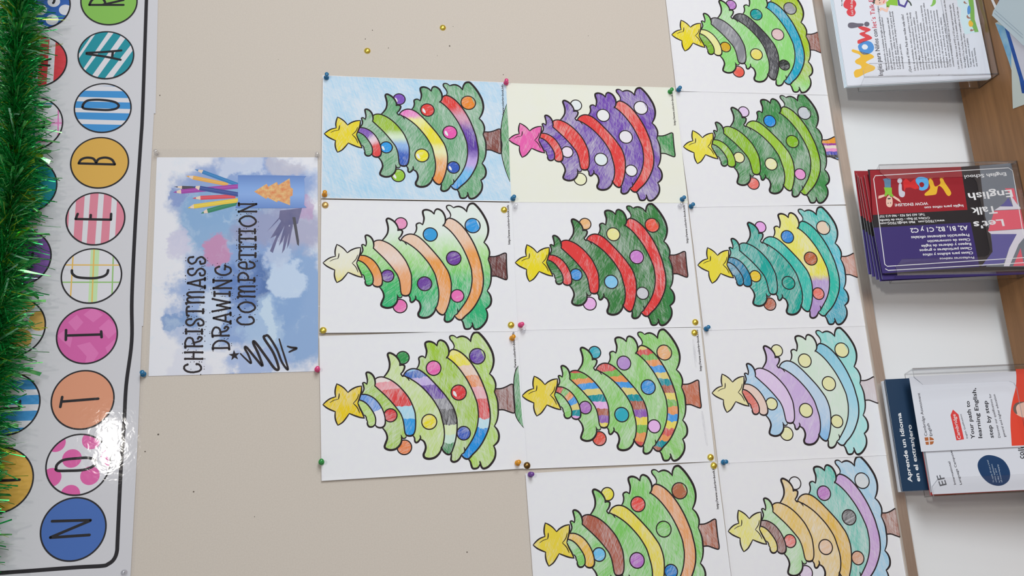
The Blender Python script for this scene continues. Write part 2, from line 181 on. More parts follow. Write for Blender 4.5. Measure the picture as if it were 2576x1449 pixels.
D['banner'] = {
 "edge": [
  [[487.45, -55.34], [473.04, -55.5], [275.65, -62.39]],
  [[275.58, -60.07], [97.85, -61.19], [-59.61, -63.36]],
  [[-59.59, -61.73], [-235.23, -65.42], [-403.49, -66.61], [-416.7, -66.89]],
 ],
 "line": [
  [483.99, -38.1],
  [460.24, -38.59],
  [281.05, -43.45],
  [225.49, -43.75],
  [101.91, -43.56],
  [-15.97, -45.48],
  [-81.64, -49.09],
  [-144.88, -45.52],
  [-200.75, -46.03],
  [-265.48, -45.73],
  [-353.04, -47.27],
  [-371.57, -47.32],
  [-381.32, -43.9],
  [-386.63, -37.3],
  [-388.64, -29.81],
  [-388.83, 1.87],
  [-390.19, 56.23],
  [-390.98, 96.48],
  [-391.5, 136.3],
 ],
 "circ": {"R": [466.9, 17.3, 41.7], "A": [372.2, 15.6, 40.5], "O": [282.3, 14.2, 40.6], "B": [192.4, 12.6, 40.7], "E": [103.4, 12.3, 40.6], "C": [15.8, 11.7, 40.9], "I": [-72.7, 11.5, 40.5], "T": [-164.4, 10.6, 41], "O2": [-253.6, 10.1, 41.1], "N": [-339.2, 9.8, 41.2], "s2": [455.1, 115.5, 41.3], "r2": [357.3, 114.2, 42.6], "e2": [253.9, 112.7, 43.1], "h2": [153.8, 112.3, 42.5], "c2": [43.7, 111.2, 42.3], "a2": [-58.9, 110.4, 42.2], "e3": [-167.8, 109.8, 43.5], "t2": [-270.9, 109.7, 43.6]},
 "let": {"R": [[[458.61, 45.91], [461.34, -4.45]], [[458.61, 45.91], [466.58, 43.23], [472.86, 36.34], [471.35, 28.09], [465.7, 23.64], [460.47, 22.47]], [[460.29, 25.72], [465.49, 9.74], [470.18, -3.9]]], "A": [[[374.63, 43.97], [377.26, 18.55], [381.02, -6.17]], [[372.74, 43.83], [369.5, 18.03], [364.83, -6.05]], [[377.81, 6.04], [368.67, 6.42]]], "O": [[[282.31, 43.34], [286.54, 42.86], [291.59, 39.93], [294.54, 34.32], [295.72, 21.01], [294.41, 5.1], [291.59, -4.28], [286.56, -8.4], [281.66, -4.91], [278.91, 6.46], [279.07, 24.59], [279.61, 36.4], [280.72, 41.66], [283.04, 43.39]]], "B": [[[190.48, 41.92], [189.75, -8.73]], [[191.37, 41.68], [196.73, 38.99], [199.91, 31.5], [198.51, 22.13], [191.87, 17.49]], [[192.23, 17.51], [198.15, 14.35], [200.66, 5.2], [197.66, -4.02], [190.29, -8.85]]], "E": [[[102.49, 39.7], [101.93, -9]], [[102.49, 39.7], [110.54, 37.57]], [[102.68, 19.25], [109.02, 19.39]], [[101.93, -9], [111.04, -8.87]]], "C": [[[23.85, 39.07], [18.89, 37.95], [13.93, 31.64], [12.26, 19.61], [12.24, 6.17], [14.71, -4.15], [18.85, -9.14], [24.17, -10.29]]], "I": [[[-64.55, 40.16], [-78.89, 39.35]], [[-72.53, 39.55], [-71.5, -6.98]], [[-67.01, -6.97], [-75.51, -8.14]]], "T": [[[-160.06, 37.85], [-173.8, 39.2]], [[-166.49, 38.35], [-163.48, -9.58]]], "O2": [[[-259.52, 38.1], [-252.92, 37.23], [-246.83, 29.28], [-245.18, 12.49], [-244.91, -1.65], [-247.89, -10.38], [-253.15, -12.16], [-258.85, -5.47], [-261.42, 5.65], [-261.55, 22.53], [-261.1, 35.18], [-258.77, 38.44]]], "N": [[[-327.72, 37.52], [-328.43, -11.07]], [[-329.13, -10.7], [-348.62, 37.9]], [[-348.9, 37.88], [-347.77, -11.04]]], "s2": [[[470.13, 102.38], [466.45, 98.56], [462.59, 97.77], [459.02, 99.09]]], "r2": [[[353.47, 130.51], [356.97, 113.65], [361.86, 95.25]], [[350.69, 130.27], [351.02, 113.15], [350.8, 95.92]], [[353.47, 130.51], [350.59, 132.59]]], "e2": [[[257.65, 95.77], [248.12, 95.6]], [[247.76, 95.57], [246.24, 118.11]]], "h2": [[[160.94, 125.73], [160.27, 93.79]], [[146.63, 125.94], [147.29, 94.22]]], "c2": [[[40.29, 122.25], [36.18, 114.57], [36.19, 107.25], [37.85, 100.06], [42.82, 94.9], [49.46, 93.99]]], "a2": [[[-57.99, 131.93], [-55.01, 113.6], [-51.72, 93.02]], [[-61.95, 131.55], [-65.63, 112.64], [-69.17, 93.95]], [[-55.06, 109.58], [-65.35, 109.51]]], "e3": [[[-164.13, 92.16], [-173.99, 92.27]], [[-174.3, 92.24], [-174.75, 122.3]]], "t2": [[[-271.36, 121.35], [-271.6, 99.43], [-271.33, 83.22]]]},
 "pat": {"A": ["teal", [[[413.81, 30.67, 1], [412.68, 14.45, 1], [350.43, 45.42, 1], [359.34, 57.17, 1]], [[411.1, 7.06, 1], [406.8, -3.75, 1], [337.82, 32.62, 1], [344.88, 43.43, 1]], [[404.3, -12.03, 1], [393.17, -20.82, 1], [331.01, 15.46, 1], [331.51, 26.62, 1]], [[385.7, -25.33, 1], [362.96, -29.09, 1], [332.04, -11.63, 1], [332.37, 4.39, 1]], [[403.55, 44.43, 1], [403.78, 39.63, 1], [378.43, 52.21, 1], [380.11, 57.11, 1]]]], "O": ["sky", [[[318.97, 38.42, 1], [319.67, -6, 1], [318.74, -6.06, 1], [319.34, 38.44, 1]], [[309.91, 53.51, 1], [311.62, -25.68, 1], [299.92, -26.38, 1], [299.61, 52.75, 1]], [[292.07, 58.46, 1], [292.58, -28.41, 1], [281.69, -29.05, 1], [281.12, 57.63, 1]], [[273.85, 57.09, 1], [274.34, -29.49, 1], [262.25, -30.21, 1], [262.61, 56.24, 1]], [[254.66, 55.65, 1], [254.95, -30.64, 1], [240.41, -31.5, 1], [238.12, 54.41, 1]]]], "B": ["amber", None], "N": ["royal", None], "T": ["peach", None], "R": ["lime", None], "h2": ["teal2", None], "c2": ["purple", None], "t2": ["amber", None], "E": ["rose", [[[145.52, 62.65, 1], [145.7, 50.51, 1], [60.47, 48.26, 1], [60.44, 56.02, 1]], [[145.84, 41.69, 1], [146.01, 29.95, 1], [60.56, 28.78, 1], [60.51, 40.33, 1]], [[146.13, 22.31, 1], [146.3, 10.82, 1], [60.64, 10.41, 1], [60.59, 21.86, 1]], [[146.42, 3.14, 1], [146.59, -7.95, 1], [60.72, -8.64, 1], [60.67, 2.71, 1]], [[146.7, -15.35, 1], [146.91, -29.28, 1], [60.84, -34.5, 1], [60.76, -16.84, 1]]]], "I": ["magenta", [[[-42.29, 18.65, 1], [-31.05, 6.14, 1], [-42.52, -7.99, 1], [-53.71, 4.56, 1]], [[-61.83, -3.38, 1], [-49.06, -15.85, 1], [-63.75, -31.65, 1], [-78.03, -17.75, 1]], [[-87.02, 24.18, 1], [-103.04, 9.89, 1], [-115.59, 11.9, 1], [-111.08, 0.57, 1], [-98.55, -5.88, 1], [-82.49, 6.96, 1]], [[-53.37, 38.39, 1], [-42.22, 27.49, 1], [-53.58, 17.83, 1], [-66.3, 27.17, 1]], [[-72.38, 51.49, 1], [-64.53, 41.92, 1], [-75.82, 30.85, 1], [-90.06, 32.69, 1], [-78.81, 45.18, 1]], [[-90.74, -14.16, 1], [-78.15, -26.62, 1], [-91, -31.88, 1], [-103.51, -19.42, 1]]]], "O2": ["pink", [[[-185.72, 115.69, 1], [-185.73, 115.55, 1], [-185.88, 115.54, 1]]]], "s2": ["navy", []], "a2": ["amberdot", []], "r2": ["red", [[[404.94, 135, 1], [405.61, 121.21, 1], [306.9, 117.18, 1], [306.41, 131.04, 1]], [[406.03, 112.41, 1], [406.65, 99.65, 1], [307.62, 97.09, 1], [307.15, 110.24, 1]], [[407.08, 90.65, 1], [408.06, 70.35, 1], [308.84, 62.85, 1], [307.95, 87.78, 1]]]], "e3": ["sky2", [[[-122.66, 135.67, 1], [-124.05, 103.08, 1], [-126.37, 102.87, 1], [-125.75, 135.38, 1]], [[-134.97, 134.49, 1], [-135.02, 70.86, 1], [-148.6, 69.72, 1], [-147.97, 133.23, 1]], [[-157.11, 132.35, 1], [-156.28, 69.07, 1], [-169.28, 67.98, 1], [-169.24, 131.18, 1]], [[-179.06, 130.24, 1], [-177.96, 67.26, 1], [-191.61, 66.11, 1], [-191.84, 129.01, 1]], [[-201.57, 128.07, 1], [-200.67, 65.35, 1], [-218.38, 63.87, 1], [-216.46, 126.64, 1]]]]},
 "dots": {"O2": [[-220.76, -4.93], [-245.11, 18.85], [-245.6, -30.88], [-269.23, -6.2], [-269.62, 42.88], [-293.23, 17.32], [-223.09, 40.99]], "s2": [[446.08, 116.38], [447.98, 80.6], [429.68, 98.33], [461.58, 98.49], [412.56, 115.17], [433.75, 131.19], [477.24, 80.43]], "a2": [[-23.97, 97.61], [-50.6, 76.48], [-76.53, 98.76], [-95.12, 115.65], [-36.61, 123.9]]},
 "plaidC": [
  ["amberline", 3, [[[32.12, 56.78], [31.86, -31.71]], [[57.16, 39.33], [-23.52, 37.72]], [[57.27, 11.08], [-23.69, 8.43]]]],
  ["greenline", 3, [[[6.08, 54.74], [5.87, -33.31]], [[57.37, -15.69], [-23.86, -18.37]]]],
  ["greenband", 19, [[[57.27, 9.58], [-23.7, 7.69]]]],
 ],
 "plaidE": [
  ["pinkline", 3, [[[223.64, 131.33], [224.5, 68.8]], [[254.86, 111.2], [255.34, 69.65]], [[277.22, 77.25], [223.31, 73.63]]]],
  ["tealline", 4, [[[303.46, 111.01], [206.55, 107.09]], [[286.94, 113.94], [286.45, 73.62]]]],
  ["pinkband", 19, [[[256.56, 114.41], [256.42, 69.74]]]],
 ],
}
D['poster_o'] = [0.41115, -0.002, 0.18374]
D['poster'] = {
 "paper": [
  [169.99, 119.37, 1],
  [175.25, -119.52, 1],
  [-163.17, -123.33, 1],
  [-165.92, 112.87, 1],
 ],
 "film": [
  [183.55, 125.83, 1],
  [186.75, -123.07, 1],
  [-167.03, -124.79, 1],
  [-166.96, 117.64, 1],
 ],
 "blobs": [
  [128.1, -25.2, 50.8, 106.2, [120, 155, 215], 0.5, 0.9],
  [105.6, 51.2, 55.1, 47.9, [140, 165, 215], 0.5, 0.75],
  [66.5, 6.8, 57.2, 79.6, [125, 170, 215], 0.4, 0.95],
  [46, -56.3, 52, 68.2, [150, 150, 190], 0.5, 0.8],
  [-41.6, -10.8, 82, 95.1, [125, 160, 215], 0.35, 0.95],
  [-67.2, -89.5, 94.1, 57.6, [125, 165, 215], 0.35, 0.95],
  [-53.8, 58.6, 81, 30.1, [150, 175, 220], 0.5, 0.75],
  [-85.8, 66.3, 14.7, 25.2, [110, 150, 205], 0.4, 0.85],
  [22.2, 26.6, 28.2, 20.1, [205, 130, 175], 0.35, 0.9],
  [-31.5, -27, 42.8, 26.1, [60, 105, 175], 0.45, 0.95],
  [-34, -5.9, 37.7, 25.9, [85, 125, 195], 0.5, 0.8],
  [-81.3, 29.8, 41.7, 23.2, [205, 218, 236], 0.5, 0.9],
  [-89.4, -45, 42, 25.9, [165, 195, 228], 0.5, 0.85],
  [-24, -76.8, 33.1, 30.1, [195, 215, 238], 0.35, 0.92],
  [14.7, -59.3, 18.1, 21.7, [190, 205, 230], 0.5, 0.75],
  [-87, -49.6, 32.2, 10.6, [200, 222, 238], 0.5, 0.8],
  [88.8, -99.5, 16, 17.3, [185, 140, 190], 0.5, 0.7],
  [160.3, -4.7, 16.3, 29.4, [215, 222, 238], 0.5, 0.7],
  [-153.8, 58.7, 26.2, 31.8, [222, 222, 232], 0.4, 0.95],
  [-148.2, -32.5, 21.8, 46.5, [140, 170, 222], 0.5, 0.8],
  [158.9, -68.7, 16.4, 32.3, [200, 195, 205], 0.5, 0.75],
  [105.1, 82.1, 15.8, 14.2, [120, 145, 205], 0.4, 0.8],
  [29.7, 80.9, 23, 14, [200, 195, 222], 0.5, 0.7],
 ],
 "let": [
  ["C", [-163.55, 39.62], [-147.66, 40.26], [-163.06, 65.71]],
  ["H", [-145.36, 39.33], [-129.22, 39.98], [-144.93, 65.01]],
  ["R", [-127.85, 40.03], [-107.17, 40.87], [-127.47, 65.8]],
  ["I", [-105.09, 40.96], [-98.16, 41.24], [-104.8, 65.93]],
  ["S", [-95.4, 39.79], [-80.47, 40.39], [-95.12, 65.72]],
  ["T", [-79.63, 40.42], [-63.21, 41.08], [-79.41, 66.05]],
  ["m", [-62.22, 40.86], [-38.44, 41.81], [-62.05, 66.83]],
  ["A", [-37.03, 40.03], [-19.9, 40.71], [-36.94, 65.74]],
  ["S", [-19.61, 40.72], [-3.37, 41.37], [-19.57, 66.52]],
  ["S", [-1.64, 41.17], [14.42, 41.81], [-1.66, 66.92]],
  ["D", [-130.05, 2.59], [-113.88, 3.12], [-129.69, 27.29]],
  ["R", [-112.48, 3.82], [-92.28, 4.5], [-112.16, 28.73]],
  ["A", [-90.63, 1.93], [-73.35, 2.49], [-90.37, 27.48]],
  ["W", [-74.34, 2.46], [-50.7, 3.23], [-74.12, 29.79]],
  ["I", [-48.56, 3.97], [-41.73, 4.19], [-48.44, 28.53]],
  ["N", [-39.31, 2.68], [-22.11, 3.24], [-39.2, 29.8]],
  ["G", [-18.51, 3.36], [0.27, 3.97], [-18.48, 28.33]],
  ["C", [-94.06, -31.81], [-78.29, -31.39], [-93.78, -5.41]],
  ["O", [-75.75, -32.26], [-55.88, -31.74], [-75.54, -6.68]],
  ["m", [-53.31, -31.01], [-30.1, -30.4], [-53.16, -5.46]],
  ["P", [-27.5, -30.6], [-10.59, -30.16], [-27.44, -5.19]],
  ["e", [-8.42, -30.5], [6.43, -30.12], [-8.42, -4.6]],
  ["T", [6.02, -31.15], [23.47, -30.7], [5.98, -5.36]],
  ["I", [24.12, -31.04], [31.92, -30.84], [24.02, -4.81]],
  ["T", [33.22, -30.45], [48.49, -30.05], [33.09, -4.53]],
  ["I", [48.88, -29.44], [56.49, -29.24], [48.71, -4.05]],
  ["O", [58.07, -30.16], [79.18, -29.62], [57.86, -4.24]],
  ["N", [81.18, -30.05], [99.13, -29.59], [80.88, -2.34]],
 ],
 "scrib": [
  [[-134.64, -11.93], [-143.13, -20.13], [-149.66, -27.88], [-137.35, -23.66], [-127.52, -18.38], [-126.19, -20.94], [-142.38, -33.98], [-153.82, -44.09], [-134.64, -37.12], [-119.85, -30.04], [-118.91, -33], [-140.68, -48.8], [-158.01, -61.27], [-157.53, -66.85], [-134.97, -58.92], [-112.77, -45.16], [-109.25, -47.13], [-110.29, -51.84], [-129.16, -63.48], [-148.85, -71.34], [-160.29, -79.96], [-146.99, -76.92], [-125.32, -69.96], [-113.44, -66.54]],
  [[-125.04, -78.04], [-127.1, -84.09], [-128.39, -92.02], [-131.46, -86.04], [-134.32, -80.45]],
 ],
 "sstar": [-137.62, -3.92],
 "cup": [
  [143.03, -0.41, 1],
  [143.67, -94.79],
  [139.37, -99.2],
  [116.26, -100.36],
  [96.01, -99.75],
  [90.59, -95.5],
  [89.44, 0.82, 1],
  [90.76, 1.82, 1],
  [101.43, -1.7, 1],
 ],
 "cookie": [
  [116.48, -25.01, 1],
  [129.57, -43.23, 1],
  [124.88, -45.79, 1],
  [132.95, -58.5, 1],
  [127.56, -60.45, 1],
  [139.26, -77.5, 1],
  [124.06, -78.99, 1],
  [122.09, -82.72, 1],
  [110.59, -82.29, 1],
  [109.19, -78.62, 1],
  [94.81, -78.85, 1],
  [102.22, -60.96, 1],
  [99.52, -59.18, 1],
  [107.1, -44.97, 1],
  [104.66, -43.2, 1],
 ],
 "pencils": [
  [[122.93, 92.01], [121.79, 80.69], [121.31, 52.08], 4.97, [70, 65, 72]],
  [[140.55, 75.84], [138.06, 65.34], [127.68, 13.87], 6.21, [235, 165, 80]],
  [[151.54, 63.52], [147.72, 51.96], [127.13, -1.27], 5.96, [50, 120, 175]],
  [[113.63, 93.1], [115.13, 81.57], [124.85, -1.94], 7.2, [155, 65, 155]],
  [[104.51, 65.08], [105.34, 53.22], [108.71, 2.39], 6.46, [210, 75, 85]],
  [[123.75, 65.91], [121.26, 55.07], [111.45, -2.11], 7.2, [55, 75, 140]],
  [[80.29, 51.59], [84.34, 42.26], [98.11, -1.8], 6.96, [45, 125, 90]],
  [[88.61, 71.13], [91.35, 62.14], [102.1, -1.68], 6.96, [232, 190, 65]],
 ],
 "shad": [
  [[80.91, -67.47, 1], [51.88, -45.26, 1], [70.23, -61.59, 1]],
  [[80.97, -72.36, 1], [41.55, -50.68, 1], [47.79, -62.03, 1], [64.98, -67.77, 1]],
  [[71.63, -70.08, 1], [46.46, -59.64, 1], [21.34, -50.53, 1], [18.37, -54.8, 1], [41.23, -61.56, 1], [67.69, -73.81, 1]],
  [[67.68, -72.59, 1], [29.46, -63.36, 1], [37.33, -68.29, 1], [62.42, -77.56, 1]],
  [[62.39, -73.91, 1], [17.5, -68.06, 1], [24.28, -72.16, 1], [59.79, -80.04, 1]],
  [[67.74, -79.91, 1], [24.29, -75.18, 1], [33.46, -78.65, 1], [62.47, -83.66, 1]],
  [[86.2, -63.71, 1], [90.6, -96.74, 1], [65.19, -90.95, 1], [62.39, -73.91, 1], [72.89, -62.75, 1]],
 ],
 "dpencil": [
  [[75.74, -82.47, 1], [75.79, -87.12, 1], [37.47, -93.17, 1], [29.6, -92.92, 1], [32.2, -90.2, 1]],
 ],
}
D['tinsel'] = [
 [0.8555, -0.042, 0.5092],
 [0.7477, -0.042, 0.5007],
 [0.6503, -0.042, 0.4963],
 [0.5566, -0.042, 0.4858],
 [0.4718, -0.042, 0.4865],
 [0.3785, -0.042, 0.4882],
 [0.2887, -0.042, 0.4888],
 [0.2131, -0.042, 0.4969],
 [0.1348, -0.042, 0.5022],
 [0.0591, -0.042, 0.5054],
 [-0.0381, -0.042, 0.5046],
]
D['l1'] = {
 "o": [0.83, -0.092, -1.064],
 "lean": -0.1869,
 "corner": [
  [-112.72, 242.37],
  [-109.45, -6.61],
  [55.58, 248.1],
 ],
 "polys": [
  ["logo_letter", "yellow", 1, [[-87.63, 228.82, 1], [-82.67, 224.74], [-80.95, 216.46], [-78.41, 214.07], [-74.28, 215.47], [-70.89, 221.68], [-67.02, 223.53], [-63.41, 221.25], [-59.36, 213.94], [-55.66, 212.99], [-52.44, 216.28], [-48.94, 223.85], [-45.76, 226.35], [-43.2, 223.68], [-46.45, 215.4], [-51.87, 201.4], [-54.62, 193.74], [-59.39, 189.76], [-62.25, 192.21], [-65.55, 199.42], [-69.67, 205.4], [-73.8, 199.32], [-78.01, 191.92], [-82.52, 191.53], [-85.98, 195.8], [-89.74, 207.06], [-91.71, 211.37], [-96.94, 222.83], [-95.87, 228.01]]],
  ["logo_letter", "blue", 1, [[-38.96, 214.3], [-33.12, 210.74], [-29.03, 203.39], [-28.79, 195.25], [-32.98, 189.13], [-41.45, 187.04], [-48.81, 190.18], [-53.62, 197.63], [-54.61, 205.84], [-49.7, 211.84]]],
  ["logo_letter", "white", 2, [[-39.36, 207.89], [-35.05, 204.28], [-35.65, 199.65], [-40.04, 197.34], [-44.39, 200.28], [-44.35, 205.66]]],
  ["logo_letter", "red", 1, [[-29.88, 213.91], [-26.17, 212.42], [-23.58, 205.28], [-21.66, 199.59], [-19.14, 203.27], [-15.03, 207.8], [-12.07, 206.28], [-9.56, 197.78], [-6.94, 202.81], [-1.19, 208.74], [0.83, 204.38], [-2.15, 193.96], [-6.37, 187.82], [-9.32, 189.62], [-13.35, 198.35], [-17.56, 192.21], [-22.43, 187.54], [-25.36, 189.33], [-27.95, 196.47], [-31.87, 206.51], [-32.99, 212.75]]],
  ["logo_mark", "grey", 1, [[4.5, 225.57], [8.18, 223], [8.86, 216.78], [6.81, 208.93], [5.9, 199.55], [3.5, 198.14], [1.02, 200.27], [-1.11, 210.09], [-2.32, 219.76], [-0.15, 224.88]]],
  ["logo_mark", "grey", 1, [[4.22, 197.36], [7.92, 195.18], [8.77, 191.65], [6.72, 188.56], [3.62, 188.08], [0.37, 190.19], [-0.63, 193.74], [1.09, 196.47]]],
  ["badge", "redbadge", 1, [[44.88, 227.68], [53.9, 222.55], [56.47, 213.96], [51.29, 206.5], [43.41, 205.19], [35.91, 209.43], [28.09, 208.53], [22.13, 212.12], [20.95, 217.75], [24.37, 222.7], [30.66, 224.11], [35.14, 221.42], [38.55, 226.12]]],
  ["figure", "skin", 1, [[46.16, 175.8], [52.25, 173.51], [54.9, 166.27], [52.55, 154.32], [47.65, 150.97], [42.43, 154.52], [39.88, 163.1], [40.78, 169.79]]],
  ["figure", "skin", 1, [[30.78, 166.54], [35.3, 164.49], [34.23, 159.88], [30.71, 153.61], [33.87, 154.48], [38.4, 152.41], [37.41, 149.15], [26.02, 152.97], [26.29, 157.02], [28.85, 160.71], [29.79, 163.29], [27.58, 164.99]]],
  ["figure", "green", 1, [[44.65, 152.81, 1], [51.84, 143.49, 1], [49.54, 132.23, 1], [36.39, 133.63, 1], [39.28, 146.82, 1], [34.29, 148.96, 1], [35.37, 153.56, 1]]],
  ["figure", "violet", 1, [[49.54, 132.23, 1], [49.36, 129.53, 1], [39.98, 128.97, 1], [36.46, 122.71, 1], [46.93, 116.25, 1], [45.21, 113.8, 1], [31.71, 121.43, 1], [37.12, 132.83, 1]]],
  ["figure", "dark", 1, [[45.39, 116.5], [46.8, 114.23], [41.86, 110.25], [35.57, 109.22], [35.4, 111.3], [40.46, 112.52]]],
  ["hair", "dark", 2, [[45.9, 176.66], [52.57, 173.74], [55.52, 166.17], [51.58, 168.14], [49.31, 171.5], [43.18, 173.25]]],
  ["eye", "dark", 2, [[44.81, 164.8], [45.32, 163.09], [43.76, 163.05], [43.25, 164.77]]],
  ["eye", "dark", 2, [[49.81, 164.86], [50.32, 163.14], [48.76, 163.11], [48.24, 164.82]]],
  ["mouth", "redbadge", 2, [[44.06, 158.09], [48.89, 155.7], [48.22, 154.99], [43.37, 157.1]]],
  ["picture", "sky", 1, [[44.35, 29.38, 1], [43.59, 17.93, 1], [36.74, 8.26, 1], [-23.54, 4.24, 1], [-26.6, 27.68, 1], [1.12, 30.87, 1], [23.9, 25.5, 1], [28.85, 30.06, 1]]],
  ["picture", "grass", 2, [[43.06, 9.85, 1], [42.49, 1.11, 1], [20.89, 2.96, 1], [1.04, 5.86, 1], [-23.28, 3.52, 1], [-23.46, 10.28, 1], [-6.11, 13.91, 1], [24.47, 10.46, 1]]],
  ["picture", "blue", 3, [[23.2, 14.76], [29.15, 10.98], [24.38, 9.12], [13.73, 11.7], [12.47, 15.99]]],
  ["picture", "yellow", 3, [[-4.34, 17.64], [0.04, 14.16], [-6.37, 9.9], [-12.29, 12.99], [-11.24, 17.53]]],
  ["picture", "brownskin", 3, [[35.9, 19.3], [38.08, 16.87], [34.87, 15.4], [33.16, 12.98], [32.97, 17.1]]],
  ["picture", "brownskin", 3, [[7.27, 18.95], [10.99, 16.94], [7.05, 15.61], [3.71, 11.47], [3.6, 16.9]]],
  ["picture", "brownskin", 3, [[-20.38, 17.81], [-16.74, 15.14], [-18.38, 13.41], [-17.92, 8.61], [-21.35, 14.62]]],
  ["figure", "greenslip", 1, [[32.74, 77.68], [35.63, 74.47], [43.96, 71.03], [45.33, 68.07], [42.09, 66.16], [36, 68.28], [31.75, 74.45]]],
 ],
 "text": [
  ["ink", "Inglés para Niños con", [-96.37, 179.75], [-7.07, 177.08], 7.76],
  ["redink", "let´s Talk English", [-4.03, 176.62], [80.48, 173.36], 8],
  ["paper", "Let's Talk English", [23.77, 213.52], [59.34, 210.12], 3.72],
  ["ink", "Por supuesto", [42.62, 228.96], [63.65, 228.01], 2.79],
  ["ink", "Material enfocado a la enseñanza del inglés en guarderías y colegios.", [-86.81, 170.79], [38.58, 167.05], 3.01],
  ["ink", "Vídeos únicos que presentan a un protagonista/profesor", [-86.32, 166.71], [16.2, 163.58], 3],
  ["ink", "inglés nativo Británico.", [-86.62, 161.81], [-44.66, 160.5], 2.97],
  ["ink", "Se trata del primer material de enseñanza para infantil", [-86.18, 157.06], [13.72, 153.85], 3],
  ["ink", "y primaria que utiliza una cara real para guiar", [-86.2, 151.99], [27.26, 148.25], 3.01],
  ["ink", "el aprendizaje. Didáctica a través de juegos en la demostrada", [-86.02, 147.69], [26.21, 143.9], 3.01],
  ["ink", "metodología para niños.", [-85.91, 142.32], [-37.59, 140.65], 2.97],
  ["ink", "¿Qué tiene el Wow Pack que recibe cada niño?", [-93.04, 130.79], [18.89, 126.61], 4.2],
  ["ink", "Libro de actividades: los niños son guiados a través de", [-90.55, 123.05], [21.48, 118.8], 3],
  ["ink", "colorido y divertido, libro protagonizado por Steve y Wooly", [-90.28, 117.93], [22.22, 113.61], 3],
  ["ink", "su amigo Mago. Los niños aprenden nuevas palabras", [-90, 112.82], [12.18, 108.84], 3],
  ["ink", "estructuras gramaticales dentro de un contexto con historias", [-89.73, 107.7], [23.71, 103.22], 3],
  ["ink", "cuentos, juegos y canciones, dentro de melodías", [-89.46, 102.58], [0.62, 99.01], 2.99],
  ["ink", "DVD Cada clase contiene vídeos explicativos con una historia", [-89.18, 97.47], [34.48, 92.44], 3.01],
  ["ink", "canción. En estos divertidos escenas, Steve estimula que los niños", [-88.91, 92.35], [39.1, 87.07], 3.01],
  ["ink", "un profesor nativo británico. Los vídeos enseñan a la pronunciación", [-88.63, 87.24], [26.69, 82.44], 3],
  ["ink", "aprenderán que los niños quieren verlos una y otra vez", [-88.36, 82.12], [23.58, 77.41], 3],
  ["ink", "vocabulario es una profunda asimilación de las estructuras", [-88.08, 77.01], [22.78, 72.29], 3],
  ["ink", "practicarlas y del vocabulario, así como otras herramientas", [-87.81, 71.89], [24.29, 67.06], 3],
  ["ink", "lenguaje que se introduce en los vídeos.", [-87.54, 66.77], [9.64, 62.59], 2.99],
  ["ink", "CD Una nueva canción para cada unidad. Las canciones", [-87.26, 61.66], [15.76, 57.15], 3],
  ["ink", "contienen el vocabulario específico que se ha practicado en cada clase", [-86.99, 56.54], [44.34, 50.59], 3.01],
  ["ink", "Los niños, se llevan a casa el DVD y el CD para seguir practicando inglés", [-91.51, 48.54], [32.75, 42.27], 3.01],
  ["ink", "a sus padres todo lo que saben. El CD es también perfecto para practicarlo", [-91.11, 43.14], [35.49, 36.73], 3.01],
  ["ink", "Wow English TV en YouTube: Nuestro canal público en YouTube con", [-90.77, 36.68], [27.34, 30.68], 3],
  ["ink", "entretenidos vídeos para los niños", [-90.33, 31.81], [-25.02, 28.61], 2.98],
  ["ink", "Todas las semanas se publica", [-89.9, 26.93], [-34.42, 24.31], 2.97],
  ["ink", "un vídeo nuevo,", [-89.46, 22.06], [-58.83, 20.84], 2.95],
  ["ink", "una nueva historia.", [-89.02, 17.18], [-53.13, 15.74], 2.96],
 ],
}
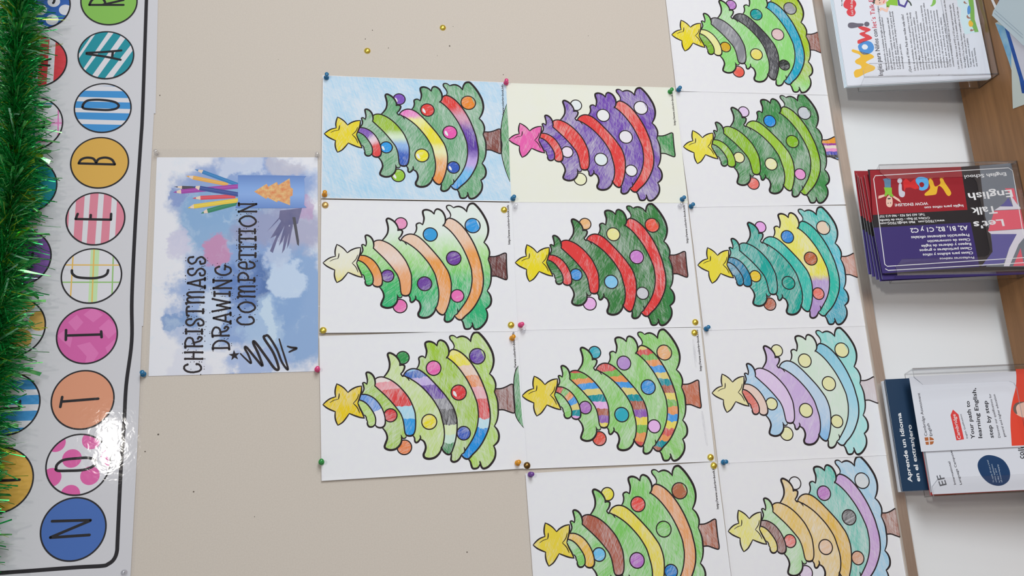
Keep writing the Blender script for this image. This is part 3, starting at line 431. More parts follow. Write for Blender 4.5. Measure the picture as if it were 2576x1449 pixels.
D['l2'] = {
 "o": [0.464, -0.092, -1.066],
 "lean": -0.091,
 "corner": [
  [88.84, 240.73],
  [-87.68, 247.62],
  [102.37, -16.57],
  [-84.47, 11.98],
 ],
 "polys": [
  ["colour_block", "cardred", 1, [[88.84, 240.73, 1], [92.02, 84.03, 1], [16.23, 86.94, 1], [11.01, 248.22, 1]]],
  ["colour_block", "cardblack", 1, [[11.01, 248.22, 1], [16.23, 86.94, 1], [92.02, 84.03, 1], [95.54, 22.22, 1], [-79.68, 44.09, 1], [-80.92, 85.12, 1], [-5.58, 85.8, 1], [-10.79, 250.56, 1]]],
  ["colour_block", "cardblue", 1, [[-10.79, 250.56, 1], [-5.58, 85.8, 1], [-80.92, 85.12, 1], [-87.68, 247.62, 1]]],
  ["flag_print", "flaggrey", 2, [[93.08, 51.86, 1], [96.73, -4.02, 1], [25.29, -18.6, 1], [-83.46, -8.75, 1], [-81.22, 74.22, 1], [-59.65, 57.45, 1], [-27.92, 56, 1], [4.28, 59.29, 1]]],
  ["flag_print", "flagblue", 3, [[-26.35, 54.9, 1], [-27.41, 11.42, 1], [-50.89, 28.87, 1], [-75.78, 43.31, 1], [-80.23, 81.86, 1], [-56.47, 58.4, 1]]],
  ["flag_print", "flagblue", 3, [[26.2, 23.02, 1], [35.79, 13.07, 1], [20.17, 8.18, 1], [21.47, 30.37, 1]]],
  ["flag_print", "flagred", 3, [[13.59, 41.52, 1], [14.95, -6.81, 1], [-18.17, -4.82, 1], [-21.44, 59.49, 1]]],
  ["flag_print", "flagred", 3, [[52.28, 16.22, 1], [51.95, 0.15, 1], [22.42, -0.31, 1], [43.92, 9.83, 1]]],
  ["flag_print", "flagred", 3, [[-51.37, 9.95, 1], [-81.39, 9.77, 1], [-81.66, 28.75, 1]]],
  ["flag_print", "flagwhite", 3, [[-21.76, 59.56, 1], [-18.98, -4.65, 1], [-26.28, -7.93, 1], [-44.97, 11.82, 1], [-81.49, 35.01, 1], [-81.24, 44.4, 1], [-50.89, 28.87, 1], [-27.41, 11.42, 1], [-26.35, 54.9, 1]]],
  ["flag_print", "flagwhite", 3, [[43.92, 9.83, 1], [20.76, -1.58, 1], [15.74, -7.78, 1], [14.4, 41.37, 1], [20.66, 30.53, 1], [20.17, 8.18, 1]]],
  ["logo_letter", "yellow", 2, [[41.18, 112.91], [42.91, 117.38], [54.46, 122.47], [58.69, 128.89], [45.72, 134.39], [43.38, 139.57], [42.7, 146.05], [42.38, 154.04], [46.13, 154.18], [54.9, 143.91], [66.39, 144.28], [72.08, 140.89], [67.89, 136.84], [57.99, 134.6], [62.72, 124.98], [70.93, 124.31], [71.66, 119.38], [64.2, 116.73], [47.64, 109.34]]],
  ["logo_letter", "lightblue", 2, [[70.11, 165.95], [74.62, 161.2], [75.13, 153.13], [72.18, 145.67], [64.76, 144.57], [55.8, 147.73], [51.55, 155.63], [52.84, 162.55], [58.54, 161.57], [65.19, 166]]],
  ["logo_letter", "cardred", 3, [[62.13, 160.95], [65.37, 158.8], [65.78, 154.75], [61.96, 152.55], [57.6, 155.37], [57.68, 159.65]]],
  ["logo_letter", "brightred", 2, [[67.27, 187.9, 1], [73.72, 182.05, 1], [66.19, 175.37, 1], [72.59, 166.33, 1], [66.82, 165.72, 1], [55.28, 162.13, 1], [53.8, 169.53, 1], [57.22, 176.89, 1], [56.56, 184.93, 1], [49.3, 188.52, 1]]],
  ["logo_mark", "lightgrey", 2, [[57.63, 197.11], [64.13, 194.77], [63.23, 190.95], [52.63, 191.93], [49.28, 187.74], [42, 189.75], [40.48, 194.74], [44.62, 198.32]]],
  ["logo_mark", "lightgrey", 2, [[69.09, 197.12], [72.66, 194.95], [73.58, 191.62], [71.39, 189.12], [66.98, 189.85], [64.91, 193.05], [65.8, 196.4]]],
  ["figure", "green", 2, [[58.14, 221.87, 1], [57.54, 208.53, 1], [47.3, 209.88, 1], [42.37, 207.06, 1], [40.87, 212.83, 1], [46.31, 216.67, 1], [41.86, 221.33, 1], [44.33, 223.3, 1], [49.97, 220.81, 1]]],
  ["figure", "jeans", 2, [[58.11, 220.29, 1], [67.9, 219.51, 1], [72.85, 221.09, 1], [74.34, 213.71, 1], [72.58, 207.66, 1], [57.57, 210.1, 1]]],
  ["figure", "skin", 2, [[37, 221.33], [43.39, 217.15], [43.29, 212.43], [36.77, 210.81], [28.7, 211.98], [23.94, 215.58], [24.37, 220.23], [28.13, 222.45]]],
  ["eye", "dark", 3, [[31.14, 219.76], [31.1, 218.19], [29.98, 218.38], [30.01, 219.94]]],
  ["eye", "dark", 3, [[31.37, 215.63], [31.34, 214.06], [30.21, 214.25], [30.24, 215.82]]],
  ["mouth", "dark", 3, [[39.2, 218.45], [39.42, 213.38], [37.49, 214.32], [37.25, 218.14]]],
  ["figure", "skin", 2, [[45.95, 223.04, 1], [43.72, 232.85, 1], [38.9, 234.4, 1], [39.62, 230.35, 1], [43.17, 221.91, 1]]],
  ["figure", "skin", 2, [[44.02, 208.37, 1], [37.33, 199.21, 1], [30.8, 196.82, 1], [34.98, 202.75, 1], [40.8, 209.68, 1]]],
 ],
 "lines": [
  [[-72.81, 241.38], [73.16, 236.86, 1], [78.83, 233.28, 1], [88.49, 2.51, 1], [83.03, -3.7, 1], [-29.28, 0.66]],
  [[-72.81, 241.38, 1], [-76.17, 237.76, 1], [-67.46, 0.58]],
  [[-80.1, 241.79, 1], [-83.01, 237.33, 1], [-76.08, 2.36]],
 ],
 "text": [
  ["paper", "Let's", [-1.57, 29.82], [-4.86, 82.01], 11.58],
  ["paper", "Talk", [21.62, 37.39], [19.02, 81.16], 12.58],
  ["paper", "English", [49.58, 5.15], [44.61, 81.62], 12.35],
  ["paper", "English School", [80.27, 8.7], [76.37, 81.63], 5.87],
  ["paper", "Inglés para niños con", [25.28, 92.73], [23.18, 159.28], 4.15],
  ["paper", "WOW ENGLISH!", [30.96, 152.07], [29.27, 208.42], 4.76],
  ["paper", "Telf.: 663 545 933 - 960 613 737", [11.75, 160.47], [9.97, 237.44], 3.78],
  ["paper", "C/Oltra 20 Bajo - Grao de Gandia", [5.47, 153.37], [2.77, 237.8], 3.78],
  ["paper", "www.LTEGG.com   Mail: info@LTEGG.com", [0.25, 129.04], [-2.49, 237.86], 3.78],
  ["paper", "A2, B1, B2, C1 y C2", [-11.04, 92.37], [-13.52, 189.64], 7.59],
  ["paper", "Preparación exámenes oficiales", [-24.97, 92.13], [-27.01, 190.36], 4.73],
  ["paper", "Clases de conversación", [-32.93, 92.05], [-34.32, 164.25], 4.41],
  ["paper", "Repaso y deberes de inglés", [-40.41, 91.88], [-42.09, 175.76], 4.4],
  ["paper", "Clases particulares o grupos", [-47.7, 91.84], [-49.39, 180.14], 4.4],
  ["paper", "Clases para adultos y niños", [-55.29, 91.55], [-56.88, 175.98], 4.39],
  ["paper", "Profesores nativos", [-63.5, 91.21], [-64.33, 149.24], 3.76],
 ],
}
D['l3a'] = {
 "o": [0.126, -0.075, -1.066],
 "lean": -0.1888,
 "corner": [
  [87.48, 248.26],
  [-84.82, 251.16],
  [86.89, 214.24],
  [-85.04, 218.02],
 ],
 "text": [
  ["paper", "Aprende un idioma", [-73.09, 232.59], [33.61, 233.3], 6.23],
  ["paper", "en el extranjero", [-72.99, 220.31], [14.26, 220.14], 6.21],
 ],
}
D['l3b'] = {
 "o": [0.15, -0.095, -1.066],
 "lean": -0.1791,
 "corner": [
  [60.26, 223.97],
  [-54.28, 222.64],
  [65.22, 44.38],
  [-52.3, 67.33],
 ],
 "text": [
  ["ink", "Cambridge Assessment", [-30.16, 211.1], [36.2, 211.63], 4.13],
  ["ink", "English", [-30.24, 203.12], [-10.98, 205.32], 4.04],
  ["paper", "Cambridge", [-37.42, 160.81], [1.03, 162.83], 5],
  ["ink", "English Qualifications", [-36.68, 150], [0.57, 153.6], 2.33],
  ["black", "Your path to", [-38.16, 139.43], [19.96, 137.76], 6.02],
  ["black", "learning English,", [-37.45, 128.14], [39.62, 124.52], 6.05],
  ["black", "step by step", [-38, 110.72], [19.07, 110.54], 5.99],
  ["ink", "Discover our qualifications for", [-38.03, 100.37], [29.57, 102.95], 3.46],
  ["ink", "general and higher education", [-37.64, 92.33], [28.42, 96.39], 3.44],
 ],
 "polys": [
  ["red_wave", "waved", 1, [[65.88, 57.17, 1], [52.71, 58.63], [37.42, 62.66], [19.34, 70.72], [1.31, 77.22], [-19.72, 81.7], [-34.7, 83.66], [-51.39, 85.8, 1], [-52.28, -13.99, 1], [63.34, -38.34, 1]]],
  ["tag", "tagred", 1, [[-0.21, 170.27, 1], [8.07, 165.13, 1], [-0.02, 157.88, 1], [-37.97, 156.12, 1], [-39.12, 167.96, 1]]],
  ["face_print", "skin", 2, [[5.66, 72.58], [11.6, 69.16], [13.61, 63.44], [13.84, 52.74], [7.47, 47.9], [-4.6, 50.28], [-9.5, 58.82], [-6.04, 67.25], [-0.46, 72.24]]],
  ["face_print", "hair", 3, [[5.67, 72.89], [11.6, 69.16], [14.07, 63.36], [14.6, 52.59], [11.03, 63.94], [5.45, 68.37], [-3.7, 68.31], [-0.76, 72.3]]],
  ["crest", "crestbrown", 1, [[-32.31, 215.77, 1], [-31.97, 206.61, 1], [-34.55, 202.58], [-38.53, 202.45], [-43.12, 205.62], [-43.44, 215.23, 1]]],
  ["crest", "paper2", 2, [[-37.55, 215.84, 1], [-36.95, 202.19, 1], [-38.53, 202.45, 1], [-38.82, 215.74, 1]]],
  ["crest", "paper2", 2, [[-32.13, 209.83, 1], [-32.05, 208.22, 1], [-43.58, 209.2, 1], [-43.5, 210.78, 1]]],
 ],
}
D['l3c'] = {
 "o": [0.09, -0.0925, -1.066],
 "lean": -0.1831,
 "corner": [
  [5.95, 220.77],
  [-57.24, 212.97],
  [-57.5, 212.39],
 ],
 "text": [
  ["ink", "International", [-44.48, 178.21], [-10.02, 181.36], 3.35],
  ["ink", "Language Campuses", [-44.92, 169.32], [7.82, 175.88], 3.34],
  ["black", "college", [-11.76, 69.26], [18.58, 63.35], 9.05],
  ["paler", "To apply, fill out a brief", [-44.21, 120.4], [-10.52, 123.62], 2.12],
  ["paler", "online application", [-44.4, 116.5], [-17.04, 118.5], 2.13],
  ["paler", "by May 1, 2019", [-44.63, 111.82], [-23.51, 114.17], 2.11],
  ["paler", "ef.com/apply", [-44.79, 108.39], [-17.48, 109.56], 2.13],
  ["greyink", "EF", [-44.26, 192.35], [-28.6, 194.86], 10.85],
 ],
 "polys": [
  ["round_badge", "badgeblue", 1, [[-19.06, 141.01], [-9.12, 136.03], [-3.39, 124.68], [-5.65, 110.83], [-13.27, 99.6], [-27.62, 94.11], [-40.7, 96.92], [-48, 106.17], [-49.46, 117.45], [-44.56, 129.12], [-33.25, 138.07]]],
 ],
}
D['tab_o'] = [0.72, -0.15, -1.07]
D['tab'] = {
 "sheetA": [
  [85.34, 27.6, 1],
  [40.26, 20.56, 1],
  [4.77, 15.77, 1],
  [-11.68, 13.99, 1],
  [-43.41, 21.6, 1],
  [-74.46, 28.45, 1],
  [-80.13, 0.6, 1],
  [-71.46, -12.96, 1],
  [43.38, -45.43, 1],
  [83.62, 20.35, 1],
 ],
 "paint": [
  [84.65, 26.97, 1],
  [67.13, 8.98, 1],
  [45.78, 7.11, 1],
  [22.26, 4.97, 1],
  [-8.23, 13.59, 1],
  [5.41, 15.59, 1],
  [40.9, 20.38, 1],
 ],
 "stripe": [
  [66.74, 9.09, 1],
  [56.9, 2, 1],
  [21.42, -1.57, 1],
  [-39.82, -7.06, 1],
  [-62.76, -9.88, 1],
  [-63.34, -4.15, 1],
  [-59.57, 2.28, 1],
  [-32.47, 1.23, 1],
  [22.74, 5.8, 1],
 ],
 "inner": [
  [52.7, 1.23, 1],
  [24.86, -40.2, 1],
  [-68.99, -13.66, 1],
  [-45.68, -7.27, 1],
  [18.89, -0.86, 1],
 ],
 "sheetB": [
  [119.98, -2, 1],
  [115, 4.41, 1],
  [108.84, 16.26, 1],
  [105.63, 23.29, 1],
  [100.1, 27.93, 1],
  [12.84, -23.82, 1],
  [-1.01, -40.2, 1],
  [80.07, -63.12, 1],
 ],
 "strip": [
  [135.88, 27.1, 1],
  [128.93, 25.96, 1],
  [107.21, 21.41, 1],
  [108.84, 16.26, 1],
  [125.55, 20.73, 1],
  [131.9, 20.99, 1],
 ],
 "purple": [
  [124.04, 8.91, 1],
  [112.1, 9.86, 1],
  [115, 4.41, 1],
  [119.61, 2.11, 1],
 ],
}
D['tabB'] = [
 [[104.2, 18.59], [86.55, 7.46], [29.03, -28.4]],
 [[100.74, 21.6], [83.11, 10.43], [24.05, -26.99]],
]
D['pins'] = [
 ["push", "blue", 0.7223, 0.0516, 0.0045, "blue push pin in the top right corner of the sky blue background drawing", [0, 0]],
 ["push", "pink", 0.7241, -0.2396, 0.0045, "pink push pin between the sky blue drawing and the purple tree", [0, 0]],
 ["push", "orange", 0.5223, 0.053, 0.0045, "orange push pin at the top left corner of the sky blue drawing", [0, 0]],
 ["push", "blue", 0.5201, -0.2411, 0.0045, "blue push pin at the bottom left corner of the sky blue drawing", [0, 0]],
 ["push", "clear", 0.5053, -0.2439, 0.0045, "clear push pin just below the blue pin where four drawings meet", [0, 0]],
 ["push", "clear", 0.5873, 0.0648, 0.003, "clear push pin at the bottom right corner of the laminated poster", [0, 0]],
 ["push", "clear", 0.5859, 0.3026, 0.003, "clear push pin at the top right corner of the laminated poster", [0, 0]],
 ["push", "blue", 0.2475, 0.303, 0.003, "blue push pin at the top left corner of the laminated poster", [0, 0]],
 ["push", "pink", 0.2499, 0.0618, 0.003, "bright pink push pin at the bottom left corner of the laminated poster", [0, 0]],
 ["push", "green", 0.7184, -0.5223, 0.003, "green push pin on the lower right corner of the purple tree drawing", [0, 0]],
 ["push", "blue", 0.7229, -0.5381, 0.003, "blue push pin on the grey and black garland drawing beside a green pin", [0, 0]],
 ["push", "blue", 0.5232, -0.5242, 0.003, "blue push pin at the bottom left corner of the purple tree drawing", [0, 0]],
 ["push", "clear", 0.5108, -0.5191, 0.003, "clear push pin on the top edge of the red garland drawing, right end", [0, 0]],
 ["push", "blue", 0.5114, -0.5388, 0.0015, "blue push pin between the lime garland tree and the teal tree", [0, 0]],
 ["tack", "brass", 0.5057, 0.052, 0.0045, "dull brass tack on the upper right corner of the orange garland drawing", [0, 0]],
 ["tack", "gold", 0.5012, -0.2261, 0.0045, "shiny gold tack partly over the web address of the orange garland drawing", [0, 0]],
 ["tack", "gold", 0.3084, 0.0537, 0.0045, "gold tack at the upper left corner of the orange garland drawing", [0, 0]],
 ["tack", "gold", 0.3136, -0.2284, 0.0045, "gold tack at the lower left corner of the orange garland drawing", [0, 0]],
 ["push", "orange", 0.2925, -0.2287, 0.0045, "orange push pin beside the web address of the multicoloured lime tree", [0, 0]],
 ["push", "green", 0.116, 0.0548, 0.0045, "green push pin at the upper left corner of the multicoloured lime tree drawing", [0, 0]],
 ["push", "orange", 0.105, -0.2278, 0.0045, "orange push pin at the lower left corner of the multicoloured lime tree drawing", [0, 0]],
 ["tack", "dark", 0.1012, -0.2422, 0.003, "dark bronze tack at the upper left corner of the striped garland drawing", [0, 0]],
 ["push", "pink", 0.3136, -0.2431, 0.003, "pink push pin at the upper left corner of the red garland drawing", [0, 0]],
 ["push", "clear", 0.3035, -0.2463, 0.003, "clear push pin at the upper right corner of the striped garland drawing", [0, 0]],
 ["tack", "gold", 0.3154, -0.5252, 0.003, "gold tack at the lower left corner of the red garland drawing", [0, 0]],
 ["tack", "gold", 0.2984, -0.5221, 0.003, "gold tack at the lower right corner of the striped garland drawing", [0, 0]],
 ["tack", "gold", 0.1035, -0.5274, 0.003, "gold tack at the lower left corner of the striped garland drawing", [0, 0]],
 ["tack", "gold", 0.0908, -0.5312, 0.003, "gold tack at the lower right corner of the brown garland drawing", [0, 0]],
 ["push", "purple", 0.0878, -0.2465, 0.003, "purple push pin at the upper right corner of the brown garland drawing", [0, 0]],
 ["push", "blue", 0.3043, -0.5425, 0.0015, "blue push pin between the teal tree and the pastel tree", [0, 0]],
 ["push", "blue", 0.0954, -0.5473, 0.0015, "blue push pin between the pastel tree and the amber garland tree", [0, 0]],
 ["tack", "gold", 0.7761, -0.0134, 0, "lone gold tack on bare beige felt, the upper of two", [0, 0]],
 ["tack", "gold", 0.8247, -0.1381, 0, "lone gold tack on bare beige felt, the lower right of two", [0, 0]],
 ["push", "clear", -0.0205, 0.3121, 0.003, "clear push pin at the lower left corner of the letter banner", [0, 0]],
]
D['holes'] = [
 [0.8145, -0.022, 0.9],
 [0.7978, -0.0103, 0.9],
 [0.7831, -0.0476, 0.8],
 [0.8281, -0.1555, 0.6],
 [0.7913, -0.1485, 1.3],
 [0.1625, 0.2792, 1.3],
 [0.1393, 0.2954, 1],
 [0.082, 0.2283, 1.1],
 [-0.0172, -0.1497, 1],
 [0.6851, 0.3043, 1],
 [0.7417, -0.2364, 0.8],
 [0.7724, -0.1275, 0.5],
 [0.0447, 0.1456, 0.6],
 [0.1616, 0.0007, 0.5],
 [0.7543, 0.1274, 0.5],
 [0.8216, -0.3876, 0.6],
]
D['cam'] = {
 "loc": [0, -1.34578, 0],
 "right": [-0.0474, -0.15795, -0.98631],
 "up": [0.96338, -0.2681, -0.00337],
 "back": [-0.2639, -0.95035, 0.16488],
 "lens": 32.01,
}
S = bpy.context.scene
COL = S.collection
# ------------------------------------------------------------------ camera
cd = bpy.data.cameras.new('camera'); cam = bpy.data.objects.new('camera', cd); COL.objects.link(cam)
c = D['cam']; r_, u_, b_ = (Vector(c[k]) for k in ('right', 'up', 'back'))
m = Matrix((r_, u_, b_)).transposed().to_4x4(); m.translation = Vector(c['loc']); cam.matrix_world = m
cd.lens = c['lens']; cd.sensor_width = 36; cd.clip_start = .01
S.camera = cam
# ------------------------------------------------------------------ light and exposure
S.view_settings.view_transform = 'Standard'; S.view_settings.look = 'None'
S.view_settings.gamma = 1; S.view_settings.use_curve_mapping = False
S.view_settings.exposure = 0.0
w = bpy.data.worlds.new('room_light'); S.world = w; w.use_nodes = True
w.node_tree.nodes['Background'].inputs[0].default_value = (.93, .95, 1, 1)
w.node_tree.nodes['Background'].inputs[1].default_value = .27
def area(name, loc, target, sx, sy, power, col):
    l = bpy.data.lights.new(name, 'AREA'); l.shape = 'RECTANGLE'; l.size = sx; l.size_y = sy; l.energy = power; l.color = col
    o = bpy.data.objects.new(name, l); COL.objects.link(o); o.location = loc
    o.rotation_euler = (Vector(target) - Vector(loc)).to_track_quat('-Z', 'Y').to_euler()
area('window_daylight', (1.65, -2.6, -.45), (.4, 0, -.5), 1.5, .95, 47, (.90, .95, 1))
area('ceiling_lamp', (.44, -2.6, 1.0), (.44, -2.3, -1), .17, .10, 20, (1, .96, .9))
# ------------------------------------------------------------------ colour and materials
def s2l(v):
    v /= 255
    return v / 12.92 if v <= .04045 else ((v + .055) / 1.055) ** 2.4
def L(c, k=.80): return tuple(min(.93, s2l(v) / k) for v in c) + (1,)
MATS = {}
def newmat(name):
    m = bpy.data.materials.new(name); m.use_nodes = True
    return m, m.node_tree, m.node_tree.nodes['Principled BSDF']
def plain(name, col, rough=.6, metal=0, spec=.3, k=.80, **kw):
    key = (name, col, rough, metal)
    if key in MATS: return MATS[key]
    m, nt, b = newmat(name)
    b.inputs['Base Color'].default_value = L(col, k); b.inputs['Roughness'].default_value = rough
    b.inputs['Metallic'].default_value = metal; b.inputs['Specular IOR Level'].default_value = spec
    for a, v in kw.items(): b.inputs[a.replace('_', ' ')].default_value = v
    MATS[key] = m
    return m
def N(nt, t, **kw):
    n = nt.nodes.new(t)
    for a, v in kw.items():
        if a.startswith('i_'):
            n.inputs[int(a[2:]) if a[2:].isdigit() else a[2:].replace('_', ' ')].default_value = v
        else: setattr(n, a, v)
    return n
def math_(nt, op, a, b=None, clamp=False):
    n = N(nt, 'ShaderNodeMath', operation=op, use_clamp=clamp)
    for i, v in enumerate((a, b)):
        if v is None: continue
        if hasattr(v, 'links'): nt.links.new(v, n.inputs[i])
        else: n.inputs[i].default_value = v
    return n.outputs[0]
def mixc(nt, f, a, b, blend='MIX'):
    n = N(nt, 'ShaderNodeMix', data_type='RGBA', blend_type=blend)
    for s, v in ((0, f), (6, a), (7, b)):
        if hasattr(v, 'links'): nt.links.new(v, n.inputs[s])
        else: n.inputs[s].default_value = v
    return n.outputs[2]
PAPER = (224, 223, 229)
# crayon: strokes of a coloured pencil that let the paper show through
g = bpy.data.node_groups.new('crayon', 'ShaderNodeTree')
for nm, ty in (('Color', 'NodeSocketColor'), ('Cover', 'NodeSocketFloat'), ('Angle', 'NodeSocketFloat'), ('Paper', 'NodeSocketColor')):
    g.interface.new_socket(nm, in_out='INPUT', socket_type=ty)
g.interface.new_socket('Color', in_out='OUTPUT', socket_type='NodeSocketColor')
gi = N(g, 'NodeGroupInput'); go = N(g, 'NodeGroupOutput')
tc = N(g, 'ShaderNodeTexCoord'); oi = N(g, 'ShaderNodeObjectInfo')
off = N(g, 'ShaderNodeVectorMath', operation='ADD'); g.links.new(tc.outputs['Object'], off.inputs[0])
cmb = N(g, 'ShaderNodeCombineXYZ'); rnd = math_(g, 'MULTIPLY', oi.outputs['Random'], 40.0); g.links.new(rnd, cmb.inputs[1]); g.links.new(cmb.outputs[0], off.inputs[1])
def strokes(ang_sock, extra, sx, sz, scale, distort):
    ro = N(g, 'ShaderNodeVectorRotate', rotation_type='Y_AXIS'); g.links.new(off.outputs[0], ro.inputs['Vector'])
    a = math_(g, 'ADD', ang_sock, extra); g.links.new(a, ro.inputs['Angle'])
    sc = N(g, 'ShaderNodeVectorMath', operation='MULTIPLY'); g.links.new(ro.outputs[0], sc.inputs[0]); sc.inputs[1].default_value = (sx, 1, sz)
    n = N(g, 'ShaderNodeTexNoise', noise_dimensions='3D'); g.links.new(sc.outputs[0], n.inputs['Vector'])
    n.inputs['Scale'].default_value = scale; n.inputs['Detail'].default_value = 3; n.inputs['Distortion'].default_value = distort
    return n.outputs['Fac']
n1 = strokes(gi.outputs['Angle'], 0.0, 520, 45, 1, 1.2)
n2 = strokes(gi.outputs['Angle'], .75, 420, 60, 1, 1.5)
n3 = strokes(gi.outputs['Angle'], .3, 26, 15, 1, .6)
s = math_(g, 'ADD', math_(g, 'MULTIPLY', n1, .8), math_(g, 'MULTIPLY', n2, .55))
s = math_(g, 'ADD', s, math_(g, 'MULTIPLY', n3, .75))
s = math_(g, 'SUBTRACT', s, 1.05)
s = math_(g, 'MULTIPLY', s, 1.35)
f = math_(g, 'ADD', gi.outputs['Cover'], s, clamp=True)
f = math_(g, 'MAXIMUM', f, math_(g, 'SUBTRACT', gi.outputs['Cover'], .34))
bo = math_(g, 'MULTIPLY', f, f)
colx = mixc(g, f, gi.outputs['Paper'], gi.outputs['Color'])
g.links.new(colx, go.inputs[0])
def crayon(col, cover=.86, ang=.6, paper=PAPER):
    """col: (r,g,b) | ('u'|'x'|'z', lo, hi, [(pos,rgb)...], interp)"""
    key = ('crayon', str(col), cover, ang, paper)
    if key in MATS: return MATS[key]
    m, nt, b = newmat('pencil_colour')
    b.inputs['Roughness'].default_value = .62; b.inputs['Specular IOR Level'].default_value = .25
    gn = N(nt, 'ShaderNodeGroup'); gn.node_tree = g
    gn.inputs['Cover'].default_value = cover; gn.inputs['Angle'].default_value = ang; gn.inputs['Paper'].default_value = L(paper)
    if col[0] in ('u', 'x', 'z'):
        ax, lo, hi, stops, interp = col
        t = N(nt, 'ShaderNodeTexCoord'); sp = N(nt, 'ShaderNodeSeparateXYZ')
        nt.links.new(t.outputs['UV' if ax == 'u' else 'Object'], sp.inputs[0])
        v = sp.outputs[{'u': 0, 'x': 0, 'z': 2}[ax]]
        nz = N(nt, 'ShaderNodeTexNoise'); nt.links.new(t.outputs['Object'], nz.inputs['Vector']); nz.inputs['Scale'].default_value = 130
        v = math_(nt, 'ADD', v, math_(nt, 'MULTIPLY', math_(nt, 'SUBTRACT', nz.outputs['Fac'], .5), .06 * (hi - lo)))
        mr = N(nt, 'ShaderNodeMapRange'); nt.links.new(v, mr.inputs[0]); mr.inputs[1].default_value = lo; mr.inputs[2].default_value = hi
        cr = N(nt, 'ShaderNodeValToRGB'); cr.color_ramp.interpolation = interp; nt.links.new(mr.outputs[0], cr.inputs[0])
        el = cr.color_ramp.elements
        while len(el) < len(stops): el.new(.5)
        for e, (p, cc) in zip(el, stops): e.position = p
        for e, (p, cc) in zip(el, stops): e.color = L(cc)
        nt.links.new(cr.outputs[0], gn.inputs['Color'])
    else: gn.inputs['Color'].default_value = L(col)
    nt.links.new(gn.outputs[0], b.inputs['Base Color'])
    MATS[key] = m
    return m
def noisy(name, c1, c2, scale, rough=.6, stretch=(1, 1, 1), bump=0, bscale=None, spec=.3, detail=4):
    m, nt, b = newmat(name)
    t = N(nt, 'ShaderNodeTexCoord'); mp = N(nt, 'ShaderNodeMapping'); mp.inputs['Scale'].default_value = stretch
    nt.links.new(t.outputs['Object'], mp.inputs[0])
    n = N(nt, 'ShaderNodeTexNoise'); n.inputs['Scale'].default_value = scale; n.inputs['Detail'].default_value = detail
    nt.links.new(mp.outputs[0], n.inputs['Vector'])
    cr = N(nt, 'ShaderNodeValToRGB'); cr.color_ramp.elements[0].position = .3; cr.color_ramp.elements[1].position = .7
    cr.color_ramp.elements[0].color = L(c1); cr.color_ramp.elements[1].color = L(c2)
    nt.links.new(n.outputs['Fac'], cr.inputs[0]); nt.links.new(cr.outputs[0], b.inputs['Base Color'])
    b.inputs['Roughness'].default_value = rough; b.inputs['Specular IOR Level'].default_value = spec
    if bump:
        n2 = N(nt, 'ShaderNodeTexNoise'); n2.inputs['Scale'].default_value = bscale or scale * 3; nt.links.new(mp.outputs[0], n2.inputs['Vector'])
        bp = N(nt, 'ShaderNodeBump'); bp.inputs['Strength'].default_value = bump; bp.inputs['Distance'].default_value = .001
        nt.links.new(n2.outputs['Fac'], bp.inputs['Height']); nt.links.new(bp.outputs[0], b.inputs['Normal'])
    return m
def clearfilm(name, tint, base, rough, bump=0, bscale=60, fres=1.45, bdist=.001):
    """clear plastic: what does not mirror off the surface passes straight through"""
    m, nt, b = newmat(name); nt.nodes.remove(b); out = nt.nodes['Material Output']
    tr = N(nt, 'ShaderNodeBsdfTransparent'); tr.inputs[0].default_value = tint
    gl = N(nt, 'ShaderNodeBsdfGlossy'); gl.inputs['Roughness'].default_value = rough; gl.inputs[0].default_value = (1, 1, 1, 1)
    fr = N(nt, 'ShaderNodeFresnel'); fr.inputs[0].default_value = fres
    mx = N(nt, 'ShaderNodeMixShader')
    ge = N(nt, 'ShaderNodeNewGeometry')   # only the outer face mirrors; light leaving the sheet just passes
    fac = math_(nt, 'MULTIPLY', math_(nt, 'ADD', fr.outputs[0], base, clamp=True), math_(nt, 'SUBTRACT', 1.0, ge.outputs['Backfacing']))
    nt.links.new(fac, mx.inputs[0]); nt.links.new(tr.outputs[0], mx.inputs[1]); nt.links.new(gl.outputs[0], mx.inputs[2]); nt.links.new(mx.outputs[0], out.inputs[0])
    if bump:
        t = N(nt, 'ShaderNodeTexCoord'); n = N(nt, 'ShaderNodeTexNoise'); n.inputs['Scale'].default_value = bscale; n.inputs['Detail'].default_value = 2; n.inputs['Distortion'].default_value = .8
        nt.links.new(t.outputs['Object'], n.inputs['Vector'])
        bp = N(nt, 'ShaderNodeBump'); bp.inputs['Strength'].default_value = bump; bp.inputs['Distance'].default_value = bdist
        nt.links.new(n.outputs['Fac'], bp.inputs['Height']); nt.links.new(bp.outputs[0], gl.inputs['Normal'])
    return m
M_paper = noisy('white_paper', (222, 221, 227), (226, 225, 231), 90, .75, bump=.03, bscale=900)
M_cream = noisy('cream_paper', (226, 224, 212), (229, 227, 208), 30, .75)
M_ink = plain('printed_ink', (48, 41, 41), .7, 0, .1)
M_black = plain('black_print', (38, 35, 38), .6, 0, .15)
